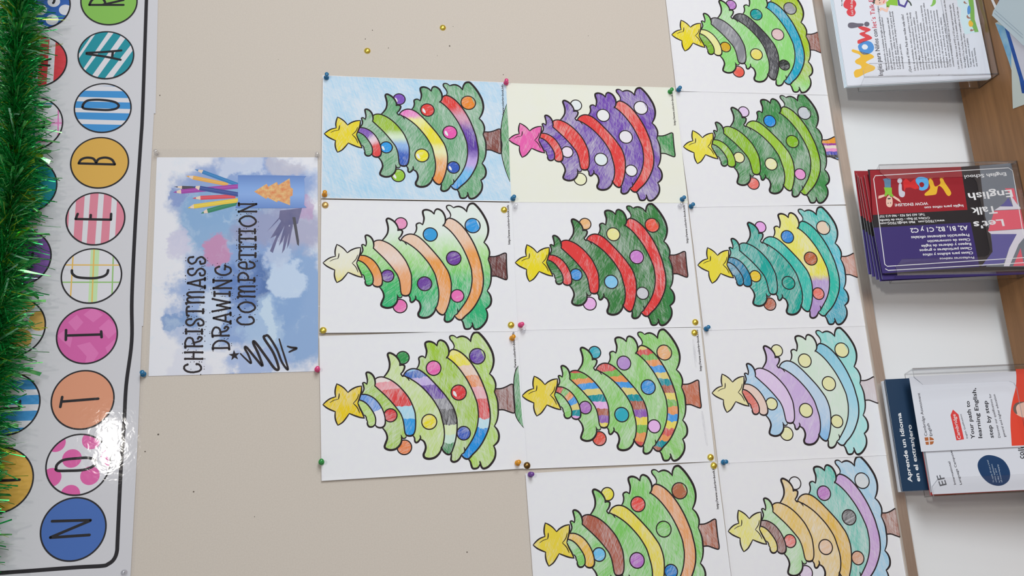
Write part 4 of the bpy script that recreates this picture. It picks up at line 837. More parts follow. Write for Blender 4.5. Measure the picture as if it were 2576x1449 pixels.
# ------------------------------------------------------------------ geometry helpers
def catmull(pts, closed=False, n=5):
    """points [x,y(,1=corner)] -> smooth polyline"""
    P = [Vector((p[0], p[1])) for p in pts]; K = [len(p) > 2 for p in pts]; m = len(P); out = []
    rng = range(m if closed else m - 1)
    for i in rng:
        p1, p2 = P[i], P[(i + 1) % m]
        p0 = P[i - 1] if (closed or i > 0) and not K[i] else p1 + (p1 - p2) * .3
        j = (i + 2) % m if closed else i + 2
        p3 = P[j] if (closed or i + 2 < m) and not K[(i + 1) % m] else p2 + (p2 - p1) * .3
        k = 1 if (K[i] and K[(i + 1) % m]) else n
        for q in range(k):
            t = q / k
            out.append(.5 * ((2 * p1) + (p2 - p0) * t + (2 * p0 - 5 * p1 + 4 * p2 - p3) * t * t + (3 * p1 - p0 - 3 * p2 + p3) * t ** 3))
    if not closed: out.append(P[-1].copy())
    return out
def resample(pl, n):
    d = [0]
    for a, b in zip(pl, pl[1:]): d.append(d[-1] + (b - a).length)
    out = []; j = 0
    for i in range(n):
        t = d[-1] * i / (n - 1)
        while j < len(d) - 2 and d[j + 1] < t: j += 1
        s = (t - d[j]) / max(1e-9, d[j + 1] - d[j]); out.append(pl[j].lerp(pl[j + 1], min(1, s)))
    return out
def halfplane(poly, nx, ny, k):
    """keep points with nx*x+ny*y <= k"""
    out = []
    for a, b in zip(poly, poly[1:] + poly[:1]):
        da, db = nx * a[0] + ny * a[1] - k, nx * b[0] + ny * b[1] - k
        if da <= 0: out.append(Vector((a[0], a[1])))
        if (da < 0 < db) or (db < 0 < da): t = da / (da - db); out.append(Vector((a[0] + (b[0] - a[0]) * t, a[1] + (b[1] - a[1]) * t)))
    return out
LIFT = None
def P3(p, h):
    z = h + (LIFT(p[0], p[1]) if LIFT else 0)
    return (p[0] / 1000, -z / 1000, p[1] / 1000)
class MB:
    flip = True; cnt = 0
    def __init__(s): s.bm = bmesh.new(); s.uv = s.bm.loops.layers.uv.new('UVMap'); s.mi = 0
    def poly(s, pts, h, mi=None):
        a = 0
        for p, q in zip(pts, list(pts[1:]) + [pts[0]]): a += p[0] * q[1] - q[0] * p[1]
        if a < 0: pts = list(reversed(pts))
        cl = []
        for p in pts:
            if not cl or abs(p[0] - cl[-1][0]) + abs(p[1] - cl[-1][1]) > 1e-4: cl.append(p)
        if len(cl) < 3: return
        fc = s.bm.faces.new([s.bm.verts.new(P3(p, h)) for p in cl]); fc.material_index = s.mi if mi is None else mi
        return fc
    def stroke(s, pl, wd, h, taper=1, mi=None):
        n = len(pl); lf = []; rt = []; s.cnt += 1; h += .015 * (s.cnt % 5)
        for i, p in enumerate(pl):
            t = (pl[min(i + 1, n - 1)] - pl[max(i - 1, 0)])
            if t.length < 1e-9: t = Vector((1, 0))
            t.normalize(); nn = Vector((-t.y, t.x)); u = i / (n - 1)
            wk = wd / 2 * ((.4 + .6 * math.sin(math.pi * u) ** .45) if taper else 1)
            lf.append(s.bm.verts.new(P3(p + nn * wk, h))); rt.append(s.bm.verts.new(P3(p - nn * wk, h)))
        for i in range(n - 1):
            fc = s.bm.faces.new((lf[i], lf[i + 1], rt[i + 1], rt[i])) if s.flip else s.bm.faces.new((rt[i], rt[i + 1], lf[i + 1], lf[i])); fc.material_index = s.mi if mi is None else mi
        return s
    def caps(s, pl, wd, h, mi=None):
        for p in (pl[0], pl[-1]): s.disc(p, wd / 2, h + .09, 10, mi)
    def disc(s, c, r, h, n=28, mi=None):
        s.poly([Vector((c[0] + r * math.cos(6.28318 * i / n), c[1] + r * math.sin(6.28318 * i / n))) for i in range(n)], h, mi)
    def ring(s, c, r, wd, h, n=40, mi=None):
        q = [[s.bm.verts.new(P3((c[0] + rr * math.cos(6.28318 * i / n), c[1] + rr * math.sin(6.28318 * i / n)), h)) for i in range(n)] for rr in (r - wd / 2, r + wd / 2)]
        for i in range(n):
            fc = s.bm.faces.new((q[0][i], q[1][i], q[1][(i + 1) % n], q[0][(i + 1) % n])); fc.material_index = s.mi if mi is None else mi
    def ribbon(s, A, B, h):
        n = len(A); a = [s.bm.verts.new(P3(p, h)) for p in A]; b = [s.bm.verts.new(P3(p, h)) for p in B]
        for i in range(n - 1):
            vs = (a[i], a[i + 1], b[i + 1], b[i]); us = (i, i + 1, i + 1, i); vv = (0, 0, 1, 1)
            fc = s.bm.faces.new(vs)
            fc.normal_update()
            for lo, uu, v2 in zip(fc.loops, us, vv): lo[s.uv].uv = (uu / (n - 1), v2)
        bmesh.ops.recalc_face_normals(s.bm, faces=s.bm.faces)
    def box(s, x0, x1, y0, y1, z0, z1, mi=None):
        v = [s.bm.verts.new((x, y, z)) for x in (x0, x1) for y in (y0, y1) for z in (z0, z1)]
        for q in ((0, 1, 3, 2), (4, 6, 7, 5), (0, 4, 5, 1), (2, 3, 7, 6), (0, 2, 6, 4), (1, 5, 7, 3)):
            fc = s.bm.faces.new([v[i] for i in q]); fc.material_index = s.mi if mi is None else mi
    def slab(s, pts, nrm, th, mi_face=0, mi_edge=1):
        """flat polygon of 3-D points, thickened along nrm"""
        nrm = Vector(nrm).normalized() * th; a = [s.bm.verts.new(p) for p in pts]; b = [s.bm.verts.new(Vector(p) + nrm) for p in pts]
        f1 = s.bm.faces.new(a[::-1]); f2 = s.bm.faces.new(b); f1.material_index = f2.material_index = mi_face
        for i in range(len(a)):
            j = (i + 1) % len(a); fc = s.bm.faces.new((a[i], a[j], b[j], b[i])); fc.material_index = mi_edge
    def lathe(s, prof, n=20, smooth=True):
        """profile (r, out) in mm turned about the local -Y axis"""
        rings = [[s.bm.verts.new((r * math.cos(6.28318 * i / n) / 1000, -y / 1000, r * math.sin(6.28318 * i / n) / 1000)) for i in range(n)] if r > 0 else [s.bm.verts.new((0, -y / 1000, 0))] for r, y in prof]
        for A, B in zip(rings, rings[1:]):
            for i in range(n):
                j = (i + 1) % n
                if len(A) == 1 and len(B) == 1: continue
                vs = (A[0], B[j], B[i]) if len(A) == 1 else ((A[i], A[j], B[0]) if len(B) == 1 else (A[i], A[j], B[j], B[i]))
                fc = s.bm.faces.new(vs); fc.smooth = smooth
        bmesh.ops.recalc_face_normals(s.bm, faces=s.bm.faces)
    def mesh(s, name):
        me = bpy.data.meshes.new(name); s.bm.normal_update(); s.bm.to_mesh(me); s.bm.free(); return me
    def build(s, name, mats, parent=None, **kw): return obj(name, s.mesh(name), mats, parent, **kw)
def obj(name, me, mats, parent=None, kind=None, label=None):
    if not isinstance(mats, (list, tuple)): mats = [mats]
    while len(me.materials) < len(mats): me.materials.append(None)
    o = bpy.data.objects.new(name, me); COL.objects.link(o)
    for sl, mt in zip(o.material_slots, mats): sl.link = 'OBJECT'; sl.material = mt
    if parent: o.parent = parent
    if kind: o['kind'] = kind
    if label: o['label'] = label
    return o
def tag(o, label, cat, group=None):
    o['label'] = label; o['category'] = cat
    if group: o['group'] = group
    return o
def thing(name, label, cat, loc=(0, 0, 0), rot=(0, 0, 0), group=None):
    o = bpy.data.objects.new(name, None); COL.objects.link(o); o.location = loc; o.rotation_euler = rot; o.empty_display_size = .02
    return tag(o, label, cat, group)
V2 = lambda a: [Vector((p[0], p[1])) for p in a]
FONT = {}
def glyph_mesh(txt, bold):
    cu = bpy.data.curves.new('type', 'FONT'); cu.body = txt; cu.size = 1; cu.resolution_u = 2; cu.fill_mode = 'FRONT'
    if bold: cu.offset = bold
    o = bpy.data.objects.new('type', cu); COL.objects.link(o); bpy.context.view_layer.update()
    me = bpy.data.meshes.new_from_object(o.evaluated_get(bpy.context.evaluated_depsgraph_get()))
    vs = [v.co.copy() for v in me.vertices]; fs = [tuple(p.vertices) for p in me.polygons]
    bpy.data.objects.remove(o); bpy.data.curves.remove(cu); bpy.data.meshes.remove(me)
    return vs, fs
def text_into(mb, txt, a, b, hgt, h, bold=0.0, mi=None):
    """line of type from baseline point a to b (mm), capital height hgt"""
    vs, fs = glyph_mesh(txt, bold)
    if not vs: return
    x0 = min(v.x for v in vs); x1 = max(v.x for v in vs)
    a, b = Vector(a[:2]), Vector(b[:2]); ex = (b - a); Ln = ex.length; ex /= Ln; ey = Vector((-ex.y, ex.x))
    q = []
    for v in vs: q.append(mb.bm.verts.new(P3(a + ex * ((v.x - x0) / (x1 - x0) * Ln) + ey * (v.y / .7 * hgt), h)))
    for fc in fs:
        try: k = mb.bm.faces.new([q[i] for i in fc]); k.material_index = mb.mi if mi is None else mi
        except ValueError: pass
# ------------------------------------------------------------------ the setting
TABLE = -1.07
M_wall = noisy('painted_wall', (221, 227, 234), (225, 230, 236), 3, .7, bump=.05, bscale=350)
mb = MB(); mb.box(-2.2, 3.2, .012, .06, -1.82, 1.3); o = mb.build('wall_back', M_wall); o['kind'] = 'structure'
mb = MB(); mb.box(-2.2, 3.2, -4.2, .012, -1.87, -1.82); o = mb.build('floor', noisy('floor_tile', (150, 145, 138), (165, 160, 152), 4, .5)); o['kind'] = 'structure'
# ------------------------------------------------------------------ notice board
M_felt = noisy('beige_board', (195, 185, 173), (201, 191, 179), 500, .9, bump=.15, bscale=1500, spec=.1)
M_alu = noisy('brushed_aluminium', (196, 184, 172), (206, 195, 183), 30, .34, stretch=(1, 1, 14), spec=.5)
for n in M_alu.node_tree.nodes:
    if n.type == 'BSDF_PRINCIPLED': n.inputs['Metallic'].default_value = .85
board = thing('notice_board', 'large beige notice board with an aluminium bottom rail covered in tree drawings', 'notice board', (.4, .012, -.2))
mb = MB(); mb.box(-1.3, 1.3, -.012, -.0005, -.63, .72); mb.build('board_panel', M_felt, board)
mb = MB(); pr = [(-.0005, -.0262), (-.0145, -.0262), (-.0165, -.0245), (-.0165, -.0105), (-.0145, -.0088), (-.0122, -.0088), (-.0122, -.0262)]
pr = [(-.0005, -.0135), (-.0150, -.0135), (-.0172, -.0115), (-.0172, .0045), (-.0155, .0062), (-.0135, .0062), (-.0128, .0045), (-.0128, -.006), (-.0005, -.006)]
va = [[mb.bm.verts.new((x, y, z)) for y, z in pr] for x in (-1.3, 1.3)]
for i in range(len(pr)):
    j = (i + 1) % len(pr); mb.bm.faces.new((va[0][i], va[0][j], va[1][j], va[1][i]))
mb.bm.faces.new(va[0][::-1]); mb.bm.faces.new(va[1]); bmesh.ops.recalc_face_normals(mb.bm, faces=mb.bm.faces)
rail = mb.build('bottom_rail', M_alu, board); rail.location = (0, 0, -.6225); rail.rotation_euler = (0, -.0105, 0)
mb = MB()
for x, z, r in D['holes']: mb.disc(((x - .4) * 1000, (z + .2) * 1000), r * 1.0, 12.06, 8)
mb.build('pin_holes', plain('hole_dark', (96, 86, 78), .9), board, kind='stuff')
# ------------------------------------------------------------------ desk
M_wood = noisy('oak_veneer', (128, 92, 60), (152, 110, 72), 14, .42, stretch=(.5, 7, 7), bump=.04, bscale=60, detail=6)
desk = thing('wooden_desk', 'brown wood veneer desk standing against the wall under the notice board', 'desk', (.6, -.35, -1.82))
mb = MB(); mb.box(-2, 2, -.4, .344, .722, .75)
bmesh.ops.bevel(mb.bm, geom=list(mb.bm.edges), offset=.002, segments=2, affect='EDGES'); mb.build('desktop', M_wood, desk)
for x in (-1.95, 1.95): mb = MB(); mb.box(x - .02, x + .02, -.36, .3, 0, .722); mb.build('leg_panel', M_wood, desk)
mb = MB(); mb.box(-1.93, 1.93, .2, .22, .3, .722); mb.build('modesty_panel', M_wood, desk)
# ------------------------------------------------------------------ tree drawings
def sheet_lift(x, y):
    d = min(105 - abs(x), 148.5 - abs(y))
    if d > 7: return 0
    k = .25 + .75 * abs(math.sin(x * .031 + .7) * math.sin(y * .027 + .4))
    return .9 * k * (1 - max(d, 0) / 7) ** 2
LIFT = sheet_lift
def grid_paper(h=.1, ins=0):
    mb = MB(); e = [0, 1.5, 3, 5, 7.2]
    xs = [-105 + v for v in e] + [-70, -35, 0, 35, 70] + [105 - v for v in e[::-1]]
    ys = [-148.5 + v for v in e] + [-105, -70, -35, 0, 35, 70, 105] + [148.5 - v for v in e[::-1]]
    if ins: xs[0] += ins * 2; xs[-1] -= ins; ys[0] += ins * .3; ys[-1] -= ins * 2.2; xs[1] = xs[0] + .4; ys[-2] = ys[-1] - .1
    vt = [[mb.bm.verts.new(P3((x, y), h)) for y in ys] for x in xs]
    for i in range(len(xs) - 1):
        for j in range(len(ys) - 1): mb.bm.faces.new((vt[i][j], vt[i + 1][j], vt[i + 1][j + 1], vt[i][j + 1]))
    if ins: return mb.mesh('background_colouring')
    # thin edge so the sheet has a thickness
    rim = [vt[i][0] for i in range(len(xs))] + [vt[-1][j] for j in range(1, len(ys))] + [vt[i][-1] for i in range(len(xs) - 2, -1, -1)] + [vt[0][j] for j in range(len(ys) - 2, 0, -1)]
    lo = [mb.bm.verts.new(v.co + Vector((0, .0001, 0))) for v in rim]
    for i in range(len(rim)):
        j = (i + 1) % len(rim); mb.bm.faces.new((rim[j], rim[i], lo[i], lo[j]))
    return mb.mesh('paper')
def clipz(me, z0, sl):
    """trim a mesh under the line local z = z0 + sl*x (the sheets end behind the rail)"""
    bm = bmesh.new(); bm.from_mesh(me)
    bmesh.ops.bisect_plane(bm, geom=list(bm.verts) + list(bm.edges) + list(bm.faces), plane_co=(0, 0, z0), plane_no=(sl, 0, -1), clear_outer=True)
    m2 = bpy.data.meshes.new(me.name); bm.to_mesh(m2); bm.free(); return m2
ME = {'paper': grid_paper()}
for i, t in enumerate(D['tier']): mb = MB(); mb.poly(catmull(t, True), .22); ME['t%d' % i] = mb.mesh('foliage')
for i, (a, b) in enumerate(D['garl']):
    mb = MB(); mb.ribbon(resample(catmull(a), 42), resample(catmull(b), 42), .30); ME['g%d' % (i + 1)] = mb.mesh('garland')
BH = {'bt': .18, 'bl': .18, 'b1': .26, 'b5': .26}
for k, (x, y, r) in D['baub'].items():
    h = BH.get(k, .34); mb = MB(); mb.disc((x, y), r, h, 32, 0); mb.ring((x, y), r, 1.75, h + .03, 40, 1); ME[k] = mb.mesh('bauble')
    mb = MB(); mb.poly(catmull([[x - r * .55, y + r * .35], [x - r * .2, y + r * .72], [x + r * .25, y + r * .7], [x + r * .1, y + r * .45], [x - r * .3, y + r * .28]], True), h + .02); ME['hl' + k] = mb.mesh('highlight')
mb = MB(); mb.poly(catmull(D['star'], True), .40); ME['star'] = mb.mesh('star')
mb = MB(); mb.poly(catmull(D['trunk'], True), .15); ME['trunk'] = mb.mesh('trunk')
KW = .60
mb = MB()
for wd, tp, pts in D['ink']: pl = catmull(pts, False, 4); mb.stroke(pl, wd * KW, .45, tp); mb.caps(pl, wd * KW * (.42 if tp else .9), .45)
ME['ink'] = mb.mesh('ink_outline')
mb = MB()
for wd, tp, pts in D['inktrunk']: pl = catmull(pts, False, 4); mb.stroke(pl, wd * KW, .19, tp)
ME['inktrunk'] = mb.mesh('trunk_outline')
mb = MB(); text_into(mb, 'http://www.coloring-book.info', D['url'][0], D['url'][1], 3.5, .15, .03); ME['url'] = mb.mesh('printed_address')
for k, yk in (('hill1', 'hill1'), ('hill3', 'hill3')):
    mb = MB(); pl = catmull(D[k], True); mb.poly(pl, .16); ME[k] = mb.mesh('ground')
    mb = MB(); mb.stroke(catmull(D[k][:8 if k == 'hill1' else 8], False), 1.5, .2, 1); ME[k + 'i'] = mb.mesh('ground_outline')
ME['bg'] = grid_paper(.125, .6)
LIFT = None
R, C = 'u', 'CONSTANT'
def seg(*ps, soft=False):
    return ('u', 0, 1, list(ps), 'EASE' if soft else 'CONSTANT')
def stripes(cols): return ('u', 0, 1, [(i / len(cols), c) for i, c in enumerate(cols)], 'CONSTANT')
rd, gn_, og, bl_, tn, tl, pk, br, pu, ye = (205, 85, 80), (118, 178, 80), (228, 148, 88), (70, 150, 218), (216, 198, 122), (20, 140, 150), (222, 170, 218), (170, 95, 72), (140, 90, 170), (228, 206, 80)
W_ = (222, 222, 228)
SPEC = {
 'A1': dict(label='tree drawing with sky blue coloured background and rainbow garlands', cov=.88, t=[(100, 158, 112)] * 5, star=(234, 204, 40), bg=(160, 200, 235),
   g=[seg((0, (120, 80, 170)), (.3, (125, 85, 172)), (.45, (225, 195, 205)), (.65, (215, 80, 78)), (1, (212, 55, 55)), soft=1), seg((0, (145, 180, 50)), (.35, (152, 185, 45)), (.5, (205, 222, 190)), (.65, (140, 175, 220)), (.8, (45, 88, 178)), (1, (42, 84, 172)), soft=1), seg((0, (225, 105, 180)), (.14, (225, 120, 185)), (.22, (235, 222, 130)), (.36, (240, 212, 50)), (.5, (238, 212, 60)), (.62, (236, 222, 170)), (.75, (240, 160, 90)), (1, (240, 128, 40)), soft=1), seg((0, (215, 60, 50)), (.15, (214, 58, 52)), (.27, (205, 150, 170)), (.42, (100, 60, 160)), (.55, (88, 55, 150)), (.7, (185, 160, 215)), (.8, (110, 180, 228)), (1, (35, 138, 212)), soft=1)],
   b=dict(bt=(122, 78, 175), bl=(145, 190, 55), b1=(45, 148, 216), b2=(240, 215, 35), b3=(215, 60, 52), b4=(226, 85, 165), b5=(48, 86, 176), b6=(240, 130, 38)), trunk=(125, 68, 58), hl=('bt', 'b1', 'b2', 'b3', 'b4', 'b5', 'bl'), hill='hill1'),
 'A2': dict(label='tree drawing fading from pale to emerald green with orange garlands', cov=.9, t=[('x', -.07, .085, [(0, (40, 168, 110)), (.3, (60, 178, 95)), (.45, (130, 200, 95)), (.62, (175, 215, 150)), (.8, (212, 230, 210)), (1, (214, 228, 214))], 'LINEAR')] * 5,
   star=('x', -.05, .03, [(0, (235, 205, 45)), (.3, (235, 210, 90)), (.6, (226, 220, 190)), (1, (224, 222, 205))], 'LINEAR'),
   g=[seg((0, (236, 138, 58)), (.5, (238, 150, 75)), (.8, (226, 160, 118)), (1, (228, 168, 125)), soft=1), seg((0, (236, 190, 165)), (.4, (232, 200, 185)), (.7, (230, 160, 110)), (1, (232, 155, 100)), soft=1), seg((0, (234, 195, 172)), (.3, (232, 188, 160)), (.45, (238, 150, 70)), (.7, (238, 148, 68)), (1, (236, 170, 125)), soft=1), seg((0, (236, 190, 165)), (.25, (235, 185, 155)), (.4, (238, 152, 80)), (.7, (240, 145, 62)), (1, (236, 168, 118)), soft=1)],
   b=dict(bt=(236, 140, 182), bl=(226, 112, 172), b1=(108, 62, 152), b2=(104, 58, 148), b3=(52, 150, 208), b4=(106, 58, 150), b5=(226, 108, 172), b6=(46, 146, 212)), trunk=(100, 50, 45)),
 'A3': dict(label='lime green tree drawing with multicoloured garlands above a strip of grass', cov=.78, t=[(172, 205, 90), (156, 192, 60), (184, 208, 118), (152, 190, 48), (164, 200, 75)], star=(232, 194, 16),
   g=[seg((0, (88, 140, 212)), (.52, (228, 218, 222)), (1, (228, 218, 222))), seg((0, (230, 214, 208)), (.14, (228, 150, 156)), (.28, (212, 60, 60)), (.56, (168, 208, 236)), (.74, (48, 150, 216))), seg((0, (132, 182, 226)), (.07, (44, 94, 178)), (.17, (186, 166, 216)), (.28, (100, 58, 156)), (.44, (135, 134, 140)), (.56, (48, 45, 47)), (.70, (204, 220, 164)), (.79, (188, 218, 198)), (.87, (42, 130, 68))), seg((0, (232, 215, 110)), (.07, (238, 212, 35)), (.19, (234, 192, 168)), (.28, (240, 128, 46)), (.38, (232, 160, 166)), (.48, (212, 56, 56)), (.63, (180, 214, 240)), (.71, (26, 138, 212)))],
   b=dict(bt=(46, 140, 70), bl=(232, 118, 45), b1=(206, 54, 56), b2=(238, 210, 20), b3=(222, 96, 166), b4=(212, 54, 56), b5=(44, 82, 178), b6=(98, 60, 156)), trunk=(132, 78, 68), hl=('b4',), hill='hill3'),
 'B1': dict(label='purple tree drawing with red garlands and a pink star on cream', cov=.86, paper=1, t=[(108, 66, 165)] * 5, star=(222, 92, 164), g=[(216, 60, 58)] * 4,
   b=dict(bt=(218, 226, 238), bl=(235, 225, 186), b1=(230, 212, 234), b2=(215, 226, 230), b3=(228, 226, 222), b4=(236, 218, 226), b5=(230, 222, 238), b6=(236, 222, 225)), trunk=(64, 142, 78)),
 'B2': dict(label='dark green tree drawing with plain red garlands and a yellow star', cov=.94, t=[(52, 118, 56)] * 4 + [('z', -.09, -.12, [(0, (52, 120, 56)), (1, (52, 130, 80))], 'LINEAR')], star=(236, 206, 24), g=[(214, 56, 54)] * 4,
   b=dict(bt=(242, 174, 116), bl=(226, 166, 218), b1=(62, 140, 208), b2=(128, 190, 228), b3=(230, 218, 146), b4=(196, 122, 196), b5=(196, 196, 200), b6=(228, 82, 58)), trunk=(128, 72, 66)),
 'B3': dict(label='light green tree drawing with many striped garland bands', cov=.86, t=[(135, 195, 102)] * 5, star=(230, 202, 66),
   g=[stripes([rd, gn_, og, bl_, tn, tl, pk]), stripes([rd, gn_, og, bl_, tn, tl, pk, br, pu, ye]), stripes([rd, rd, gn_, og, bl_, tn, tl, br, pu, ye, gn_, og, rd]), stripes([tn, rd, gn_, og, bl_, tn, tl, br, ye, gn_, og, bl_, ye, rd, og, tl, br])],
   b=dict(bt=(48, 165, 182), bl=(216, 82, 64), b1=(168, 110, 184), b2=(48, 165, 182), b3=(176, 140, 198), b4=(62, 145, 212), b5=(222, 176, 222), b6=(240, 170, 118)), trunk=(188, 108, 78)),
 'B4': dict(label='bright green tree drawing with brown, yellow and peach garlands', cov=.80, t=[(122, 194, 94)] * 5, star=(230, 202, 62), g=[(242, 180, 62), (168, 90, 68), (228, 208, 75), (236, 158, 105)],
   b=dict(bt=(232, 212, 70), bl=(150, 150, 200), b1=(104, 185, 232), b2=(178, 112, 190), b3=(222, 76, 66), b4=(122, 194, 94), b5=(36, 122, 192), b6=(174, 106, 74)), trunk=(166, 92, 60)),
 'C0': dict(label='light green tree drawing with grey, black and turquoise garlands', cov=.90, t=[(118, 172, 40), (136, 206, 112), (138, 206, 114), (140, 208, 116), ('x', -.09, -.02, [(0, (140, 208, 110)), (.5, (162, 190, 50)), (1, (164, 192, 45))], 'LINEAR')], star=(236, 206, 30), g=[(234, 222, 148), (132, 132, 138), (70, 70, 75), (24, 160, 188)],
   b=dict(bt=(176, 108, 188), bl=(232, 92, 76), b1=(206, 164, 34), b2=(224, 212, 104), b3=(16, 150, 150), b4=(216, 184, 184), b5=(46, 50, 48), b6=(150, 150, 155)), trunk=(140, 78, 58)),
 'C1': dict(label='deep green tree drawing with lime garlands and a rainbow striped trunk', cov=.88, t=[(62, 134, 70)] * 5, star=(236, 212, 68), g=[(145, 188, 50), (138, 182, 40), (152, 192, 62), (140, 184, 42)],
   b=dict(bt=(216, 190, 226), bl=(232, 112, 102), b1=(240, 220, 156), b2=(240, 222, 160), b3=(36, 140, 216), b4=(130, 180, 34), b5=(228, 145, 202), b6=(190, 195, 200)), trunk=('x', -.036, .012, [(0, (120, 66, 45)), (.18, (60, 145, 225)), (.34, (44, 44, 50)), (.48, (70, 70, 170)), (.6, (226, 140, 190)), (.72, (228, 210, 195)), (.84, (150, 60, 150)), (.92, (238, 150, 50))], 'CONSTANT')),
 'C2': dict(label='teal tree drawing with one yellow and lilac band of foliage', cov=.84, t=[(18, 130, 160), (36, 165, 148), (18, 158, 142), ('x', -.075, .07, [(0, (172, 142, 196)), (.33, (174, 145, 198)), (.40, (226, 214, 60)), (1, (232, 220, 105))], 'LINEAR'), ('x', -.08, .08, [(0, (46, 160, 180)), (.5, (88, 185, 205)), (1, (50, 180, 168))], 'LINEAR')], star=(230, 208, 60), g=[(24, 128, 165), (26, 160, 148), (62, 184, 168), (56, 182, 162)],
   b=dict(bt=(228, 162, 220), bl=(180, 98, 72), b1=(242, 190, 52), b2=(20, 155, 138), b3=(56, 134, 206), b4=(184, 98, 56), b5=(226, 112, 96), b6=(234, 200, 176)), trunk=(192, 120, 92)),
 'C3': dict(label='soft pastel tree drawing in mauve, blue and mint with cream baubles', cov=.92, t=[(216, 120, 108), (168, 200, 230), (196, 170, 212), (204, 222, 204), ('x', -.08, .08, [(0, (168, 218, 216)), (.5, (165, 220, 215)), (1, (140, 208, 202))], 'LINEAR')], star=(224, 216, 164), g=[(230, 198, 184), (214, 192, 222), seg((0, (178, 205, 232)), (.6, (185, 205, 232)), (1, (130, 182, 226)), soft=1), seg((0, (130, 192, 212)), (.5, (160, 208, 224)), (1, (184, 218, 228)), soft=1)],
   b={k: ('z', 0, 1, [(0, (232, 222, 168)), (1, (232, 222, 168))], 'LINEAR') for k in ('bt', 'bl', 'b1', 'b2', 'b3', 'b4', 'b5', 'b6')}, trunk=(204, 194, 196)),
 'C4': dict(label='loosely scribbled tree drawing with amber garlands and a blue lowest branch', cov=.70, t=[(226, 206, 80), (158, 208, 138), (228, 188, 92), (92, 188, 170), (150, 198, 232)], star=(232, 216, 108), g=[(136, 86, 74), (228, 190, 108), (222, 180, 78), (196, 160, 208)],
   b=dict(bt=W_, bl=(208, 178, 214), b1=(226, 92, 76), b2=(234, 188, 154), b3=(180, 105, 186), b4=(52, 50, 52), b5=(212, 162, 130), b6=(205, 210, 212)), trunk=(158, 104, 86)),
}
ORDER = ['C4', 'C3', 'C2', 'C1', 'C0', 'B4', 'B3', 'B2', 'B1', 'A3', 'A2', 'A1']
DIST = 1.34578
random.seed(4)
for lev, key in enumerate(ORDER):
    sp = SPEC[key]; X, Z, rot = D['SH'][key]; h = .0004 + lev * .00035
    kk = (DIST - h) / DIST
    t = thing('tree_drawing', sp['label'] + ' pinned on the board', 'drawing', (X * kk, -h, Z * kk), (0, rot, 0), 'coloured tree drawings')
    cv = sp['cov']; pcol = (232, 230, 212) if sp.get('paper') else PAPER; bgp = sp.get('bg') or pcol
    low = key[0] == 'C'
    def part(name, mk, mats, **kw):
        me = ME[mk]
        if low and mk in ('paper', 'trunk', 'inktrunk', 'url'):
            sl = math.tan(.0105); z0 = (-.8240 + .0105 * (X - .4) * 1.0 - Z)
            me = clipz(me, z0, sl + rot)
            if not len(me.polygons): return
        return obj(name, me, mats, t, **kw)
    part('paper', 'paper', M_cream if sp.get('paper') else M_paper)
    if sp.get('bg'): part('background_colouring', 'bg', crayon(sp['bg'], .62, 1.9))
    if sp.get('hill'):
        part('ground', sp['hill'], crayon((66, 146, 80), .8, 1.2)); part('ground_outline', sp['hill'] + 'i', M_ink)
    part('printed_address', 'url', M_ink)
    part('trunk', 'trunk', crayon(sp['trunk'], cv, 1.5, pcol)); part('trunk_outline', 'inktrunk', M_ink)
    for i in range(5): part('foliage', 't%d' % i, crayon(sp['t'][i], cv - .04, .3 + .35 * i, pcol))
    for i in range(4): part('garland', 'g%d' % (i + 1), crayon(sp['g'][i], min(.96, cv + .08), .9 + .2 * i, pcol))
    for k, cc in sp['b'].items():
        part('bauble', k, [crayon(cc, min(.98, cv + .12) if key != 'C4' else .75, .4, pcol), M_ink])
        if k in sp.get('hl', ()): part('highlight', 'hl' + k, plain('paper_highlight', (226, 224, 230), .7))
    part('star', 'star', crayon(sp['star'], min(.98, cv + .10) if key != 'C4' else .72, 1.1, pcol))
    part('ink_outline', 'ink', M_ink)
    if key == 'B3':
        LIFT = sheet_lift
        for sm in D['smudge']: mb = MB(); mb.stroke(catmull(sm, False, 6), 4.2, .13, 1); mb.build('pencil_smudge', crayon((176, 176, 182), .35, 1.57), t)
        LIFT = None
# ------------------------------------------------------------------ letter banner (TEACHERS NOTICE BOARD)
B = D['banner']; bx, by, bz = D['banner_o']
PALC = dict(teal=(22, 138, 150), sky=(60, 140, 200), amber=(212, 165, 72), royal=(62, 102, 172), peach=(216, 146, 112), lime=(128, 182, 78), teal2=(24, 128, 142), purple=(118, 78, 148), rose=(214, 128, 145), magenta=(206, 92, 158), pink=(216, 92, 158), red=(208, 60, 68), sky2=(62, 140, 196), navy=(45, 92, 170), amberdot=(214, 170, 88), amberline=(230, 180, 90), greenline=(140, 185, 105), greenband=(190, 218, 165), pinkline=(222, 120, 180), tealline=(45, 130, 145), pinkband=(226, 185, 212))
ban = thing('letter_banner', 'white laminated banner spelling TEACHERS NOTICE BOARD in coloured circles', 'banner', (bx, -.0012, bz))
M_bpaper = plain('banner_paper', (204, 202, 204), .7)
M_film = clearfilm('laminate_film', (.985, .985, .99, 1), 0.0, .045, .10, 85, 1.42, .001)
def strip_up(mb, p, h):
    ys = [None, 60, 130, 200]
    vt = [[mb.bm.verts.new(P3((q.x, q.y if y is None else y), h)) for y in ys] for q in p]
    for a, b in zip(vt, vt[1:]):
        for k in range(3): mb.bm.faces.new((b[k], a[k], a[k + 1], b[k + 1]))
def longer(q):
    """run a printed stripe on past the rim so that the disc trims it"""
    q = V2(q)
    if len(q) != 4: return q
    if (q[1] - q[0]).length < (q[2] - q[1]).length: q = q[1:] + q[:1]
    return [q[0] + (q[0] - q[1]) * .5, q[1] + (q[1] - q[0]) * .5, q[2] + (q[2] - q[3]) * .5, q[3] + (q[3] - q[2]) * .5]
